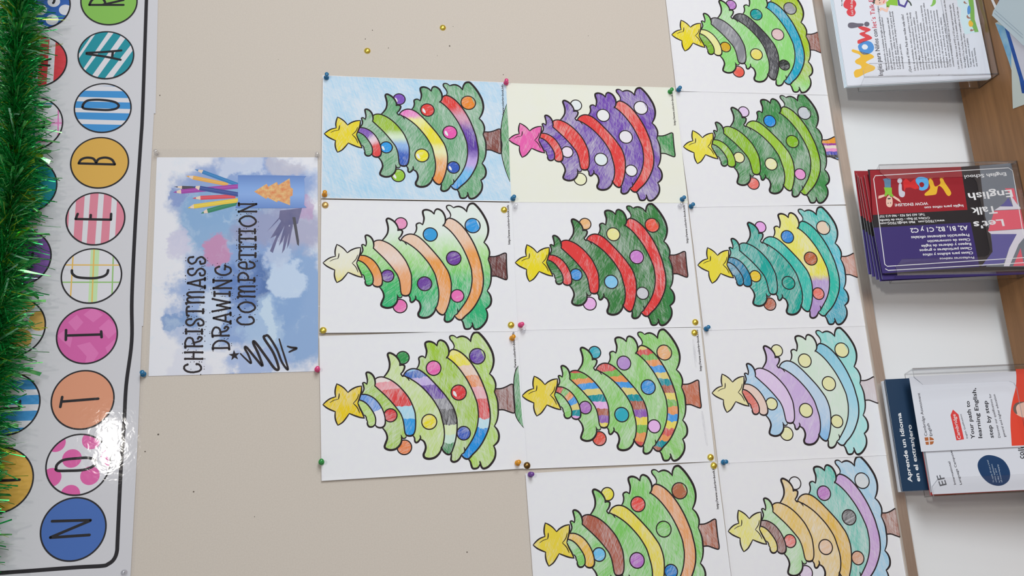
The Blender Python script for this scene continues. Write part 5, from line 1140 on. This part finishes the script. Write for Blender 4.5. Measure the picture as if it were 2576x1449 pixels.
for i, e in enumerate(B['edge']):
    p = catmull(e, False, 3)
    mb = MB(); strip_up(mb, p, .1 + .25 * i); mb.build('banner_panel', M_bpaper, ban)
mb = MB(); pl = catmull(B['line'], False, 6); mb.stroke(pl, 5.0, .9, 0); mb.build('border_line', M_black, ban)
BASE = dict(B='amber', N='royal', T='peach', R='lime', h2='teal2', c2='purple', t2='amber', s2='navy', I='magenta')
for k, (x, y, r) in B['circ'].items():
    cr = [Vector((x + r * math.cos(6.28318 * i / 64), y + r * math.sin(6.28318 * i / 64))) for i in range(64)]
    mb = MB(); mb.disc((x, y), r, .85, 64, 0); mb.ring((x, y), r, 2.1, 1.0, 64, 1)
    base = PALC[BASE[k]] if k in BASE else (214, 211, 214)
    d = mb.build('letter_disc', [plain('print_' + k, base, .5), M_black], ban)
    pat = B['pat'].get(k); pc = None
    def clip(poly):
        q = list(poly)
        for i in range(64):
            a = 6.28318 * (i + .5) / 64; nx, ny = math.cos(a), math.sin(a)
            q = halfplane(q, nx, ny, nx * x + ny * y + r * math.cos(math.pi / 64))
            if len(q) < 3: return None
        return q
    if k in B['dots']:
        dr = {'O2': 12.6, 's2': 9.3, 'a2': 14.5}[k]; col = {'O2': 'pink', 's2': (214, 212, 218), 'a2': 'amberdot'}[k]; col = PALC.get(col, col) if isinstance(col, str) else col
        mb = MB()
        for cx, cy in B['dots'][k]:
            q = clip([Vector((cx + dr * math.cos(.2618 * i), cy + dr * math.sin(.2618 * i))) for i in range(24)])
            if q: mb.poly(q, .9)
        mb.build('dot_pattern', plain('dots_' + k, col, .5), d)
    elif pat and pat[1]:
        mb = MB()
        for pg in pat[1]:
            q = clip(V2(pg) if k == 'I' else longer(pg))
            if q: mb.poly(q, .9)
        mb.build('stripe_pattern' if k != 'I' else 'diamond_pattern', plain('pattern_' + k, PALC[pat[0]] if k != 'I' else (216, 112, 172), .5), d)
    if k in ('C', 'e2'):
        for cn, wd, lines in sorted(B['plaidC' if k == 'C' else 'plaidE'], key=lambda q: -q[1]):
            mb = MB()
            for li, ln in enumerate(lines):
                a, b = V2(ln)[0], V2(ln)[-1]; nn = (b - a).normalized(); nn = Vector((-nn.y, nn.x)) * wd * .31
                q = clip([a - nn, b - nn, b + nn, a + nn])
                if q: mb.poly(q, (.88 if wd > 10 else (.92 if 'line' in cn and wd == 3 and 'green' in cn else .97)) + .012 * li)
            mb.build('plaid_lines', plain('plaid_' + cn, PALC[cn], .5), d)
    mb = MB()
    for ln in B['let'][k]:
        pl = catmull(ln, False, 5); mb.stroke(pl, 3.6, 1.05, 0); mb.caps(pl, 3.6, 1.05)
    mb.build('letter', M_black, d)
xa, xb = -440, 560
for i, (a, b) in enumerate(((215, 640), (-52, 222), (-470, -46))):
    e = B['edge'][i]; p = catmull(e, False, 3)
    if i == 2: p = [q + Vector((0, -5)) for q in p]
    mb = MB(); strip_up(mb, p, 1.25 + .3 * i)
    mb.build('laminate_film', M_film, ban)
# ------------------------------------------------------------------ competition poster
O = D['poster']; ox, oy, oz = D['poster_o']
pos = thing('competition_poster', 'laminated watercolour poster reading CHRISTMASS DRAWING COMPETITION', 'poster', (ox, -.0006, oz))
def watercolour():
    m, nt, b = newmat('watercolour_print'); b.inputs['Roughness'].default_value = .5
    t = N(nt, 'ShaderNodeTexCoord'); n = N(nt, 'ShaderNodeTexNoise'); n.inputs['Scale'].default_value = 22; n.inputs['Detail'].default_value = 7; n.inputs['Roughness'].default_value = .62
    nt.links.new(t.outputs['Object'], n.inputs['Vector'])
    wv = N(nt, 'ShaderNodeVectorMath', operation='SUBTRACT'); nt.links.new(n.outputs['Color'], wv.inputs[0]); wv.inputs[1].default_value = (.5, .5, .5)
    ws = N(nt, 'ShaderNodeVectorMath', operation='SCALE'); nt.links.new(wv.outputs[0], ws.inputs[0]); ws.inputs['Scale'].default_value = .085
    ad = N(nt, 'ShaderNodeVectorMath', operation='ADD'); nt.links.new(t.outputs['Object'], ad.inputs[0]); nt.links.new(ws.outputs[0], ad.inputs[1])
    cur = L((222, 221, 230))
    for x, y, rx, ry, col, soft, am in O['blobs']:
        q = N(nt, 'ShaderNodeVectorMath', operation='SUBTRACT'); nt.links.new(ad.outputs[0], q.inputs[0]); q.inputs[1].default_value = (x / 1000, 0, y / 1000)
        q2 = N(nt, 'ShaderNodeVectorMath', operation='MULTIPLY'); nt.links.new(q.outputs[0], q2.inputs[0]); q2.inputs[1].default_value = (1000 / rx, 0, 1000 / ry)
        ln = N(nt, 'ShaderNodeVectorMath', operation='LENGTH'); nt.links.new(q2.outputs[0], ln.inputs[0])
        mr = N(nt, 'ShaderNodeMapRange', interpolation_type='SMOOTHSTEP'); nt.links.new(ln.outputs['Value'], mr.inputs[0])
        mr.inputs[1].default_value = 1 + soft * .35; mr.inputs[2].default_value = 1 - soft * .5; mr.inputs[3].default_value = 0; mr.inputs[4].default_value = am
        gy = sum(col) / 3; cur = mixc(nt, mr.outputs[0], cur, L(tuple((v * .88 + gy * .12) * .95 for v in col)))
    n2 = N(nt, 'ShaderNodeTexNoise'); n2.inputs['Scale'].default_value = 40; n2.inputs['Detail'].default_value = 5; nt.links.new(ad.outputs[0], n2.inputs['Vector'])
    mr = N(nt, 'ShaderNodeMapRange'); nt.links.new(n2.outputs['Fac'], mr.inputs[0]); mr.inputs[1].default_value = .55; mr.inputs[2].default_value = .75; mr.inputs[3].default_value = 0; mr.inputs[4].default_value = .35
    cur = mixc(nt, mr.outputs[0], cur, L((200, 214, 236)))
    nt.links.new(cur, b.inputs['Base Color'])
    return m
mb = MB(); mb.poly(V2(O['paper']), .2); mb.build('poster_paper', watercolour(), pos)
cup = MB(); cup.poly(catmull(O['cup'], True, 3), .52)
m, nt, b = newmat('cup_print'); t = N(nt, 'ShaderNodeTexCoord'); sp_ = N(nt, 'ShaderNodeSeparateXYZ'); nt.links.new(t.outputs['Object'], sp_.inputs[0])
cr = N(nt, 'ShaderNodeValToRGB'); mr = N(nt, 'ShaderNodeMapRange'); mr.inputs[1].default_value = O['cup'][-2][0] / 1000; mr.inputs[2].default_value = O['cup'][0][0] / 1000
nt.links.new(sp_.outputs[0], mr.inputs[0]); nt.links.new(mr.outputs[0], cr.inputs[0]); el = cr.color_ramp.elements; el.new(.45); el.new(.75)
for e, (p, cc) in zip(el, ((0, (92, 128, 190)), (.4, (128, 162, 214)), (.6, (122, 158, 212)), (1, (88, 124, 186)))): e.position = p; e.color = L(cc)
nt.links.new(cr.outputs[0], b.inputs['Base Color']); cup.build('printed_cup', m, pos)
mb = MB(); mb.poly(V2(O['cookie']), .56); mb.build('printed_cookie', noisy('cookie_print', (214, 128, 78), (238, 190, 128), 170, .6), pos)
for pk_, (tip, wd, en, w2, col) in enumerate(O['pencils']):
    ph = .24 + .03 * pk_
    tip, wd, en = Vector(tip), Vector(wd), Vector(en); ax = (en - wd).normalized(); nn = Vector((-ax.y, ax.x)) * w2 / 2
    mb = MB(); mid = tip.lerp(wd, .45)
    mb.poly([wd + nn, wd - nn, en - nn, en + nn], ph, 0); mb.poly([wd + nn, mid + nn * .45, mid - nn * .45, wd - nn], ph, 1); mb.poly([mid + nn * .45, tip, mid - nn * .45], ph, 0)
    mb.poly([wd + nn * .25, wd + nn * .05, en + nn * .05, en + nn * .25], ph + .012, 2)
    lt_ = tuple(min(235, v + 28) for v in col)
    mb.build('printed_pencil', [plain('pencil_print', tuple(col), .5), plain('pencil_wood', (226, 200, 178), .5), plain('pencil_shine', lt_, .5)], pos)
mb = MB()
for qi, q in enumerate(O['shad']): mb.poly(V2(q), .24 + .02 * qi)
mb.build('printed_silhouettes', noisy('slate_print', (86, 88, 128), (112, 108, 140), 40, .5), pos)
mb = MB(); mb.poly(V2(O['dpencil'][0]), .42); mb.build('printed_pencil', plain('dark_pencil', (72, 70, 78), .5), pos)
G = {
 'C': [[(.9, .8), (.72, .97), (.4, .98), (.1, .75), (.06, .4), (.25, .08), (.6, .02), (.9, .15), (.93, .28)]],
 'H': [[(.15, .0), (.15, 1)], [(.85, 0), (.85, 1)], [(.15, .52), (.85, .5)]],
 'R': [[(.15, 0), (.15, 1)], [(.05, .98), (.5, 1), (.85, .85), (.82, .62), (.5, .5), (.18, .48)], [(.45, .5), (.6, .15), (.85, .02), (.95, .18), (.8, .25)]],
 'I': [[(.5, 0), (.5, 1)], [(.0, .98), (1, .98)], [(.0, .02), (1, .02)]],
 'S': [[(.88, .72), (.8, .95), (.4, 1), (.12, .8), (.3, .58), (.7, .45), (.9, .22), (.6, .0), (.2, .03), (.1, .25), (.35, .3)]],
 'T': [[(.5, 0), (.5, .97)], [(.02, .88), (.12, .98), (.9, .98), (.98, .88)], [(.3, .01), (.7, .01)]],
 'm': [[(.1, 0), (.1, .95), (.02, 1)], [(.1, .75), (.25, .95), (.45, .9), (.5, .6), (.5, 0)], [(.5, .7), (.68, .95), (.85, .9), (.9, .6), (.9, 0)]],
 'A': [[(.05, 0), (.48, 1)], [(.52, 1), (.95, 0)], [(.2, .3), (.82, .3)], [(-.05, 0), (.18, 0)], [(.82, 0), (1.05, 0)]],
 'D': [[(.15, 0), (.15, 1)], [(.02, 1), (.5, .97), (.9, .72), (.92, .3), (.6, .04), (.02, 0)]],
 'W': [[(.02, 1), (.28, .03)], [(.28, .03), (.5, .75)], [(.5, .75), (.72, .03)], [(.72, .03), (.98, 1)]],
 'N': [[(.1, 0), (.1, 1)], [(.08, 1), (.9, 0)], [(.9, 0), (.9, 1)], [(.75, 1), (1, 1)]],
 'G': [[(.88, .75), (.7, .97), (.35, .96), (.08, .65), (.1, .25), (.4, .02), (.75, .08), (.88, .35), (.6, .4)], [(.88, .35), (1, .38)]],
 'O': [[(.5, 1), (.15, .8), (.04, .45), (.25, .08), (.55, .0), (.88, .22), (.96, .6), (.75, .92), (.5, 1)]],
 'P': [[(.15, 0), (.15, 1)], [(.0, .98), (.55, 1), (.92, .82), (.85, .55), (.5, .4), (.18, .42)], [(0, .02), (.35, .02)]],
 'e': [[(.12, .5), (.85, .55), (.75, .92), (.4, .98), (.1, .7), (.08, .3), (.35, .02), (.75, .08), (.95, .3)]],
}
mb = MB(); random.seed(8)
for ch, o0, rx, uy in O['let']:
    o0, rx, uy = Vector(o0), Vector(rx), Vector(uy); ex, ey = rx - o0, uy - o0
    for st in G[ch]:
        pl = catmull([[*(o0 + ex * (.08 + .84 * a) + ey * (.04 + .92 * b_))] for a, b_ in st], False, 5)
        for i in range(len(pl)): pl[i] = pl[i] + Vector((random.uniform(-.22, .22), random.uniform(-.22, .22)))
        mb.stroke(pl, 2.75, .62, 0); mb.caps(pl, 3.5, .62)
    for _ in range(7):
        a, b_ = random.choice([(-.08, random.random()), (1.08, random.random()), (random.random(), 1.1), (random.random(), -.1), (.4, .6)])
        mb.disc(o0 + ex * a + ey * b_, random.uniform(.45, .8), .64, 8)
mb.build('poster_lettering', M_ink, pos, kind='stuff')
mb = MB(); pl = catmull(O['scrib'][0], False, 6); mb.stroke(pl, 3.6, .62, 1); mb.stroke(catmull(O['scrib'][1], False, 5), 3.2, .66, 1)
sx, sy = O['sstar'][:2]; mb.poly([Vector((sx + (8 if i % 2 == 0 else 3.2) * math.sin(.628318 * i + .2), sy + (8 if i % 2 == 0 else 3.2) * math.cos(.628318 * i + .2))) for i in range(10)], .62)
mb.build('printed_scribble', M_ink, pos)
def grid_film(name, corners, h, parent, mat, n=24):
    a, b, c2, d2 = V2(corners); mb = MB(); random.seed(3)
    vt = [[mb.bm.verts.new(P3(a.lerp(b, j / n).lerp(d2.lerp(c2, j / n), i / n), h + .25 * math.sin(i * 1.1 + j * .4) + .2 * math.sin(j * .9))) for j in range(n + 1)] for i in range(n + 1)]
    for i in range(n):
        for j in range(n): fc = mb.bm.faces.new((vt[i][j], vt[i + 1][j], vt[i + 1][j + 1], vt[i][j + 1])); fc.smooth = True
    return mb.build(name, mat, parent)
grid_film('laminate_film', O['film'], 1.1, pos, M_film)
# ------------------------------------------------------------------ pins and tacks
def plastic(name, col): return plain(name, col, .25, 0, .5, Transmission_Weight=.12, Coat_Weight=.4)
PCOL = dict(blue=(30, 112, 158), pink=(236, 70, 128), orange=(248, 150, 20), green=(40, 148, 62), purple=(112, 66, 150))
M_clear = clearfilm('clear_plastic', (.93, .93, .94, 1), .10, .08, 0, 60, 1.45)
M_brass = plain('polished_brass', (252, 198, 84), .3, .9)
M_dull = plain('dull_brass', (214, 178, 112), .4, .9); M_dark = plain('dark_bronze', (120, 92, 52), .3, 1.0)
M_steel = plain('steel_point', (190, 190, 195), .3, 1.0)
mb = MB(); mb.lathe([(0, .6), (3.6, .6), (4.2, 1.0), (4.2, 2.0), (3.7, 2.6), (2.3, 3.2), (1.9, 4.6), (1.9, 7.2), (2.3, 8.6), (3.2, 9.6), (3.3, 11.4), (2.9, 12.2), (0, 12.4)], 20); ME['push'] = mb.mesh('grip')
mb = MB(); mb.lathe([(.45, .7), (.45, -2), (0, -5)], 6); ME['point'] = mb.mesh('point')
mb = MB(); mb.lathe([(5.0, .2), (5.15, .6), (4.8, 1.5), (3.6, 2.6), (2.0, 3.3), (0, 3.6)], 24); ME['dome'] = mb.mesh('dome')
random.seed(2)
for kind, col, x, z, lev, label, tl_ in D['pins']:
    kk = 1
    if kind == 'push':
        t = thing('push_pin', label, 'push pin', (x, -lev, z), (random.uniform(-.1, .1), 0, random.uniform(-.1, .1)), 'coloured push pins')
        obj('grip', ME['push'], M_clear if col == 'clear' else plastic('pin_' + col, PCOL[col]), t)
    else:
        t = thing('thumb_tack', label, 'thumb tack', (x, -lev, z), (random.uniform(-.08, .08), 0, random.uniform(-.08, .08)), 'metal thumb tacks')
        obj('dome', ME['dome'], {'gold': M_brass, 'brass': M_dull, 'dark': M_dark}[col], t)
    obj('point', ME['point'], M_steel, t)
# ------------------------------------------------------------------ acrylic holders
M_acr = clearfilm('clear_acrylic', (.98, .98, .982, 1), .02, .05, 0, 60, 1.45)
M_edge = clearfilm('acrylic_edge', (.5, .5, .51, 1), .16, .12, 0, 60, 1.5)
def holder(label, x0, x1, strip=.026, notch=.075):
    w2 = (x1 - x0) / 2; t = thing('leaflet_holder', label, 'leaflet holder', ((x0 + x1) / 2, -.08, TABLE), (0, 0, 0), 'clear leaflet holders on the desk')
    fb, ft, bb, bt = Vector((0, -.027, .0005)), Vector((0, 0.000, .232)), Vector((0, .024, .0005)), Vector((0, .052, .214))
    X = Vector((1, 0, 0)); up = (ft - fb); hN = up.length; up.normalize(); nf = up.cross(X)
    q = lambda a, b_: fb + X * a + up * b_
    rr = .01
    pts = [q(-w2, 0), q(w2, 0), q(w2, hN), q(w2 - strip + .012, hN), q(w2 - strip, hN - .012), q(w2 - strip, notch + rr), q(w2 - strip - rr * .3, notch + rr * .3), q(w2 - strip - rr, notch), q(-w2 + strip + rr, notch), q(-w2 + strip + rr * .3, notch + rr * .3), q(-w2 + strip, notch + rr), q(-w2 + strip, hN - .012), q(-w2 + strip - .012, hN), q(-w2, hN)]
    mb = MB(); mb.slab(pts, nf, .0022); bmesh.ops.recalc_face_normals(mb.bm, faces=mb.bm.faces); mb.build('front_panel', [M_acr, M_edge], t)
    mb = MB(); mb.slab([bb - X * w2, bb + X * w2, bt + X * w2, bt - X * w2], (0, -1, 0), .0022); bmesh.ops.recalc_face_normals(mb.bm, faces=mb.bm.faces); mb.build('back_panel', [M_acr, M_edge], t)
    for s in (-1, 1):
        mb = MB(); mb.slab([fb + X * s * w2, bb + X * s * w2, bt + X * s * w2, ft + X * s * w2], (-s, 0, 0), .0022); bmesh.ops.recalc_face_normals(mb.bm, faces=mb.bm.faces); mb.build('side_panel', [M_acr, M_edge], t)
    mb = MB(); mb.slab([fb - X * w2, fb + X * w2, bb + X * w2, bb - X * w2], (0, 0, 1), .0022); bmesh.ops.recalc_face_normals(mb.bm, faces=mb.bm.faces); mb.build('base_panel', [M_acr, M_edge], t)
    return t
holder('clear acrylic holder of white leaflets, at the right end near the loose papers', .717, .945)
holder('clear acrylic holder filled with red, black and blue flyers', .3705, .559)
holder('clear acrylic holder of white language brochures and a navy booklet', .029, .2215)
# ------------------------------------------------------------------ leaflets
LC = dict(yellow=(226, 176, 48), blue=(72, 136, 200), white=(216, 220, 230), red=(206, 62, 66), grey=(98, 94, 106), redbadge=(206, 58, 66), skin=(224, 186, 168), green=(132, 184, 58), violet=(78, 66, 140), dark=(62, 72, 64), sky=(196, 220, 242), grass=(112, 168, 70), brownskin=(150, 104, 88), greenslip=(126, 178, 84),
  cardred=(146, 30, 40), cardblack=(38, 34, 36), cardblue=(58, 46, 106), flaggrey=(112, 118, 126), flagblue=(92, 88, 150), flagred=(222, 92, 108), flagwhite=(214, 210, 218), lightblue=(90, 170, 226), brightred=(206, 44, 44), lightgrey=(196, 194, 204), jeans=(92, 128, 156),
  waved=(218, 70, 50), tagred=(210, 62, 60), hair=(110, 92, 84), crestbrown=(170, 98, 52), paper2=(224, 222, 224), badgeblue=(24, 58, 98), greyink=(88, 90, 96), ink=(70, 68, 74), black=(42, 42, 48), redink=(196, 70, 86), paler=(170, 185, 200), navy=(20, 50, 78), pagewhite=(212, 213, 216))
def lm(k): return plain('print_' + k, (228, 228, 232) if k == 'paper' else LC[k], .45)
M_leaf = plain('coated_paper', (211, 214, 221), .45)
def sheetbox(parent, x0, x1, z0, z1, th, mat, name='paper', h0=0):
    mb = MB(); mb.box(x0 / 1000, x1 / 1000, -h0 / 1000, (th - h0) / 1000, z0 / 1000, z1 / 1000); return mb.build(name, mat, parent)
def prints(parent, polys, base=.05):
    for nm, ck, lv, pts in polys:
        mb = MB(); mb.poly(catmull(pts, True, 4), base + .06 * lv); mb.build(nm, lm(ck), parent)
def texts(parent, items, h=.3, bold=None):
    by = {}
    for it in items: by.setdefault(it[0], []).append(it)
    for ck, its in by.items():
        mb = MB()
        for _, txt, a, b, hg in its: text_into(mb, txt, a, b, hg, h, (bold or {}).get(ck, .008))
        mb.build('printed_text', lm(ck), parent, kind='stuff')
def leaflet(key, name, label, cat, dx=0, dy=0, dz=0, droll=0, group=None):
    e = D[key]; o = e['o']
    return thing(name, label, cat, (o[0] + dx, o[1] + dy, o[2] + dz), (e['lean'], droll, 0), group)
# white leaflets, right holder
t = leaflet('l1', 'leaflet', 'front white leaflet with a big yellow, blue and red WOW! heading', 'leaflet', group='white leaflets in the right holder')
sheetbox(t, -111.5, 100, -2, 243, .4, M_leaf); prints(t, D['l1']['polys']); texts(t, D['l1']['text'], .32)
M_tint = plain('bluish_paper', (190, 208, 216), .5)
for i in range(5):
    q = leaflet('l1', 'leaflet', 'white leaflet hidden behind the front WOW! leaflet with only its edge showing', 'leaflet', dx=-.0008 - .0003 * i, dy=.0011 + .0009 * i, dz=.0008 * (i + 1), group='white leaflets in the right holder')
    sheetbox(q, -112, 100, -2, 243, .5, M_tint if i % 2 else M_leaf)
# red, black and blue flyers, middle holder
def flyer_blocks(t):
    for nm, ck, a, b in (('colour_block', 'cardred', 10, 90), ('colour_block', 'cardblack', -14, 10), ('colour_block', 'cardblue', -90, -14)):
        mb = MB(); mb.poly([Vector(p) for p in ((a, 0), (b, 0), (b, 246), (a, 246))], .06); mb.build(nm, lm(ck), t)
for i, (dx, dy, dz, roll, lb) in enumerate([(.003, .0245, .009, .02, 'rearmost flyer of the middle holder, sticking up highest'), (.0, .019, .0075, .01, 'flyer standing second from the rear of the middle holder'), (-.001, .0145, .006, -.012, 'flyer halfway back in the middle holder with its top curled'), (-.003, .010, .004, -.02, 'flyer third from the front in the middle holder'), (-.004, .005, .0015, -.012, 'flyer just behind the front one, its white border showing below')]):
    q = leaflet('l2', 'flyer', lb, 'flyer', dx, dy, dz, roll, 'red, black and blue flyers')
    sheetbox(q, -89, 89, 0, 246, .8, M_leaf); flyer_blocks(q)
t = leaflet('l2', 'flyer', 'front red, black and blue flyer printed with Let\'s Talk English on its side', 'flyer', group='red, black and blue flyers')
sheetbox(t, -88.5, 90, -10, 244, .5, lm('cardblack')); prints(t, D['l2']['polys']); texts(t, D['l2']['text'], .34, {'paper': .02})
mb = MB()
for ln in D['l2']['lines']: mb.stroke(catmull(ln, False, 4), 1.3, .33, 0)
mb.build('border_line', lm('paper'), t)
# booklets, left holder
def booklet(label, x0, x1, z1, th, cover, dy, roll=0, dz=0, group='brochures in the left holder', name='booklet'):
    t = leaflet('l3a', name, label, 'booklet', 0, dy, dz, roll, group)
    sheetbox(t, x0, x1, 0, z1, .5, cover, 'cover'); sheetbox(t, x0 + .5, x1 - .5, 0, z1 - .6, th, lm('pagewhite'), 'page_block', -.5)
    sheetbox(t, x0, x1, 0, z1, .5, cover, 'cover', -th - .5)
    return t
booklet('white booklet at the very back of the left holder', -87, 86, 250, 5, M_leaf, .0075)
t = booklet('navy booklet titled Aprende un idioma en el extranjero', -86, 87.3, 249.5, 3, lm('navy'), 0); texts(t, D['l3a']['text'], .2, {'paper': .025})
booklet('red covered booklet standing just in front of the navy one', -93, 84, 212, 3, lm('tagred'), -.006, -.012)
booklet('plain white leaflet between the red booklet and the front brochures', -88, 84, 214, 2.4, M_leaf, -.0115, -.01)
t = leaflet('l3c', 'brochure', 'white brochure with a round navy badge, partly behind the front brochure', 'brochure', group='brochures in the left holder')
sheetbox(t, -57.5, 100, 0, 216, .5, M_leaf); prints(t, D['l3c']['polys']); texts(t, D['l3c']['text'], .3)
t = leaflet('l3b', 'brochure', 'front white brochure headed Your path to learning English, with red wave', 'brochure', group='brochures in the left holder')
sheetbox(t, -53.5, 62.5, 0, 224, .5, M_leaf); prints(t, D['l3b']['polys']); texts(t, D['l3b']['text'], .3, {'black': .015, 'ink': .004})
# ------------------------------------------------------------------ loose papers on the desk
T = D['tab']; tx, ty, tz = D['tab_o']
def flat(name, label, cat, h): return thing(name, label, cat, (tx, ty, TABLE + h), (-math.pi / 2, 0, 0))
def slabpoly(mb, pts, h, th):
    p = V2(pts); mb.poly(p, h + th)
    a = [mb.bm.verts.new(P3(q, h)) for q in p]; b = [mb.bm.verts.new(P3(q, h + th)) for q in p]
    for i in range(len(p)):
        j = (i + 1) % len(p); mb.bm.faces.new((a[i], a[j], b[j], b[i]))
    bmesh.ops.recalc_face_normals(mb.bm, faces=mb.bm.faces)
t = flat('painted_sheet', 'cut sheet painted light blue with a dark blue stripe, lying on the desk', 'drawing', .0004)
mb = MB(); slabpoly(mb, [list(q) for q in catmull(T['sheetA'], True, 2)], 0, .3); mb.build('paper', plain('greenish_paper', (196, 205, 200), .6), t)
mb = MB(); mb.poly(catmull(T['paint'], True, 2), .36); mb.build('light_paint', noisy('light_blue_paint', (80, 150, 200), (150, 190, 208), 40, .6), t)
mb = MB(); mb.poly(catmull(T['inner'], True, 2), .37); mb.build('white_area', plain('lilac_white', (204, 204, 216), .6), t)
mb = MB(); mb.poly(catmull(T['stripe'], True, 2), .42); mb.build('dark_stripe', noisy('dark_blue_paint', (22, 62, 140), (40, 92, 176), 30, .6), t)
t = flat('paper_strip', 'narrow white paper strip beside the folded sheet on the desk', 'paper', .0004); mb = MB(); slabpoly(mb, T['strip'], 0, .3); mb.build('paper', M_paper, t)
t = flat('purple_scrap', 'purple paper scrap peeping out beneath the folded sheet', 'paper', .0006); mb = MB(); slabpoly(mb, T['purple'], 0, .3); mb.build('paper', plain('purple_paper', (78, 58, 130), .6), t)
t = flat('folded_sheet', 'pale folded sheet with doubled edge lines lying over the painted sheet', 'paper', .0012)
mb = MB(); slabpoly(mb, [list(q) for q in catmull(T['sheetB'], True, 2)], 0, 2.2); mb.build('paper', plain('pale_aqua_paper', (188, 203, 210), .55), t)
mb = MB()
for ln in D['tabB']: mb.stroke(catmull(ln, False, 4), .8, 2.26, 0)
mb.build('edge_lines', plain('crease_line', (150, 168, 182), .6), t)
# ------------------------------------------------------------------ tinsel garland
random.seed(11)
AX = [Vector(p) for p in D['tinsel']]
tin = thing('tinsel_garland', 'bushy shiny green tinsel garland hanging over the letter banner', 'tinsel', AX[5])
ax2 = []
for i in range(len(AX) - 1):
    for k in range(12): ax2.append(AX[i].lerp(AX[i + 1], k / 12))
ax2.append(AX[-1])
mb = MB(); n = len(ax2); rings = []
for p in ax2: rings.append([mb.bm.verts.new(p - AX[5] + Vector((0, math.cos(1.0472 * k), math.sin(1.0472 * k))) * .0025) for k in range(6)])
for a, b in zip(rings, rings[1:]):
    for k in range(6): mb.bm.faces.new((a[k], a[(k + 1) % 6], b[(k + 1) % 6], b[k]))
def foil(name, c1, c2, rough):
    m, nt, b = newmat(name); oi = N(nt, 'ShaderNodeTexCoord'); n = N(nt, 'ShaderNodeTexNoise'); n.inputs['Scale'].default_value = 160
    nt.links.new(oi.outputs['Object'], n.inputs['Vector']); cr = N(nt, 'ShaderNodeValToRGB'); cr.color_ramp.elements[0].color = L(c1); cr.color_ramp.elements[1].color = L(c2); cr.color_ramp.elements[0].position = .35; cr.color_ramp.elements[1].position = .65
    nt.links.new(n.outputs['Fac'], cr.inputs[0]); nt.links.new(cr.outputs[0], b.inputs['Base Color']); b.inputs['Metallic'].default_value = .7; b.inputs['Roughness'].default_value = rough
    return m
M_f1 = foil('green_foil', (10, 120, 52), (40, 168, 84), .25); M_f2 = foil('light_green_foil', (70, 160, 90), (120, 190, 110), .25); M_f3 = foil('yellow_green_foil', (120, 150, 30), (170, 190, 60), .25)
M_f4 = foil('glint_foil', (120, 200, 150), (190, 235, 205), .2)  # pale foil colour paints the tinsel's whitish sparkles onto some strands
mb.build('core_wire', M_f1, tin)
def strands(count, wd, ln0, ln1, seed, spread=1):
    random.seed(seed); mb = MB()
    for _ in range(count):
        i = random.random() * (n - 1.001); k = int(i); p = ax2[k].lerp(ax2[k + 1], i - k) - AX[5]; t = (ax2[k + 1] - ax2[k]).normalized()
        th = random.uniform(0, 6.28318); u = Vector((0, 0, 1)).cross(t).normalized(); v = t.cross(u)
        d = (u * math.cos(th) + v * math.sin(th) + t * random.gauss(0, .35 * spread)).normalized()
        if p.y + d.y * .04 + AX[5].y > -.004: d.y = -abs(d.y) * .3; d.normalize()
        ln = random.uniform(ln0, ln1); side = d.cross(Vector((random.gauss(0, 1), random.gauss(0, 1), random.gauss(0, 1)))).normalized() * wd * random.uniform(.6, 1.2) / 2
        bend = Vector((random.gauss(0, .18), random.gauss(0, .12), random.gauss(0, .18) - .06)) * ln
        ps = [p + d * .003, p + d * ln * .5 + bend * .25, p + d * ln + bend]
        tw = d.cross(side).normalized() * side.length
        ps = [Vector((pp.x, min(pp.y, -.010 - AX[5].y), pp.z)) for pp in ps]
        vs = []
        for q, (pp, s) in enumerate(zip(ps, (side, side * .9 + tw * random.uniform(-.5, .5), side * .7 + tw * random.uniform(-.8, .8)))): vs.append((mb.bm.verts.new(pp - s), mb.bm.verts.new(pp + s)))
        for a, b in zip(vs, vs[1:]): mb.bm.faces.new((a[0], a[1], b[1], b[0]))
    return mb
strands(7500, .0017, .020, .046, 1).build('tinsel_strands', M_f1, tin, kind='stuff')
strands(900, .0018, .028, .052, 2).build('tinsel_strands', M_f2, tin, kind='stuff')
strands(260, .006, .034, .052, 3).build('tinsel_strands', M_f2, tin, kind='stuff')
strands(160, .003, .034, .054, 6).build('tinsel_strands', M_f4, tin, kind='stuff')
strands(420, .0018, .030, .054, 4).build('tinsel_strands', M_f3, tin, kind='stuff')
strands(50, .008, .030, .048, 5).build('tinsel_strands', M_f3, tin, kind='stuff')
bpy.context.view_layer.update()
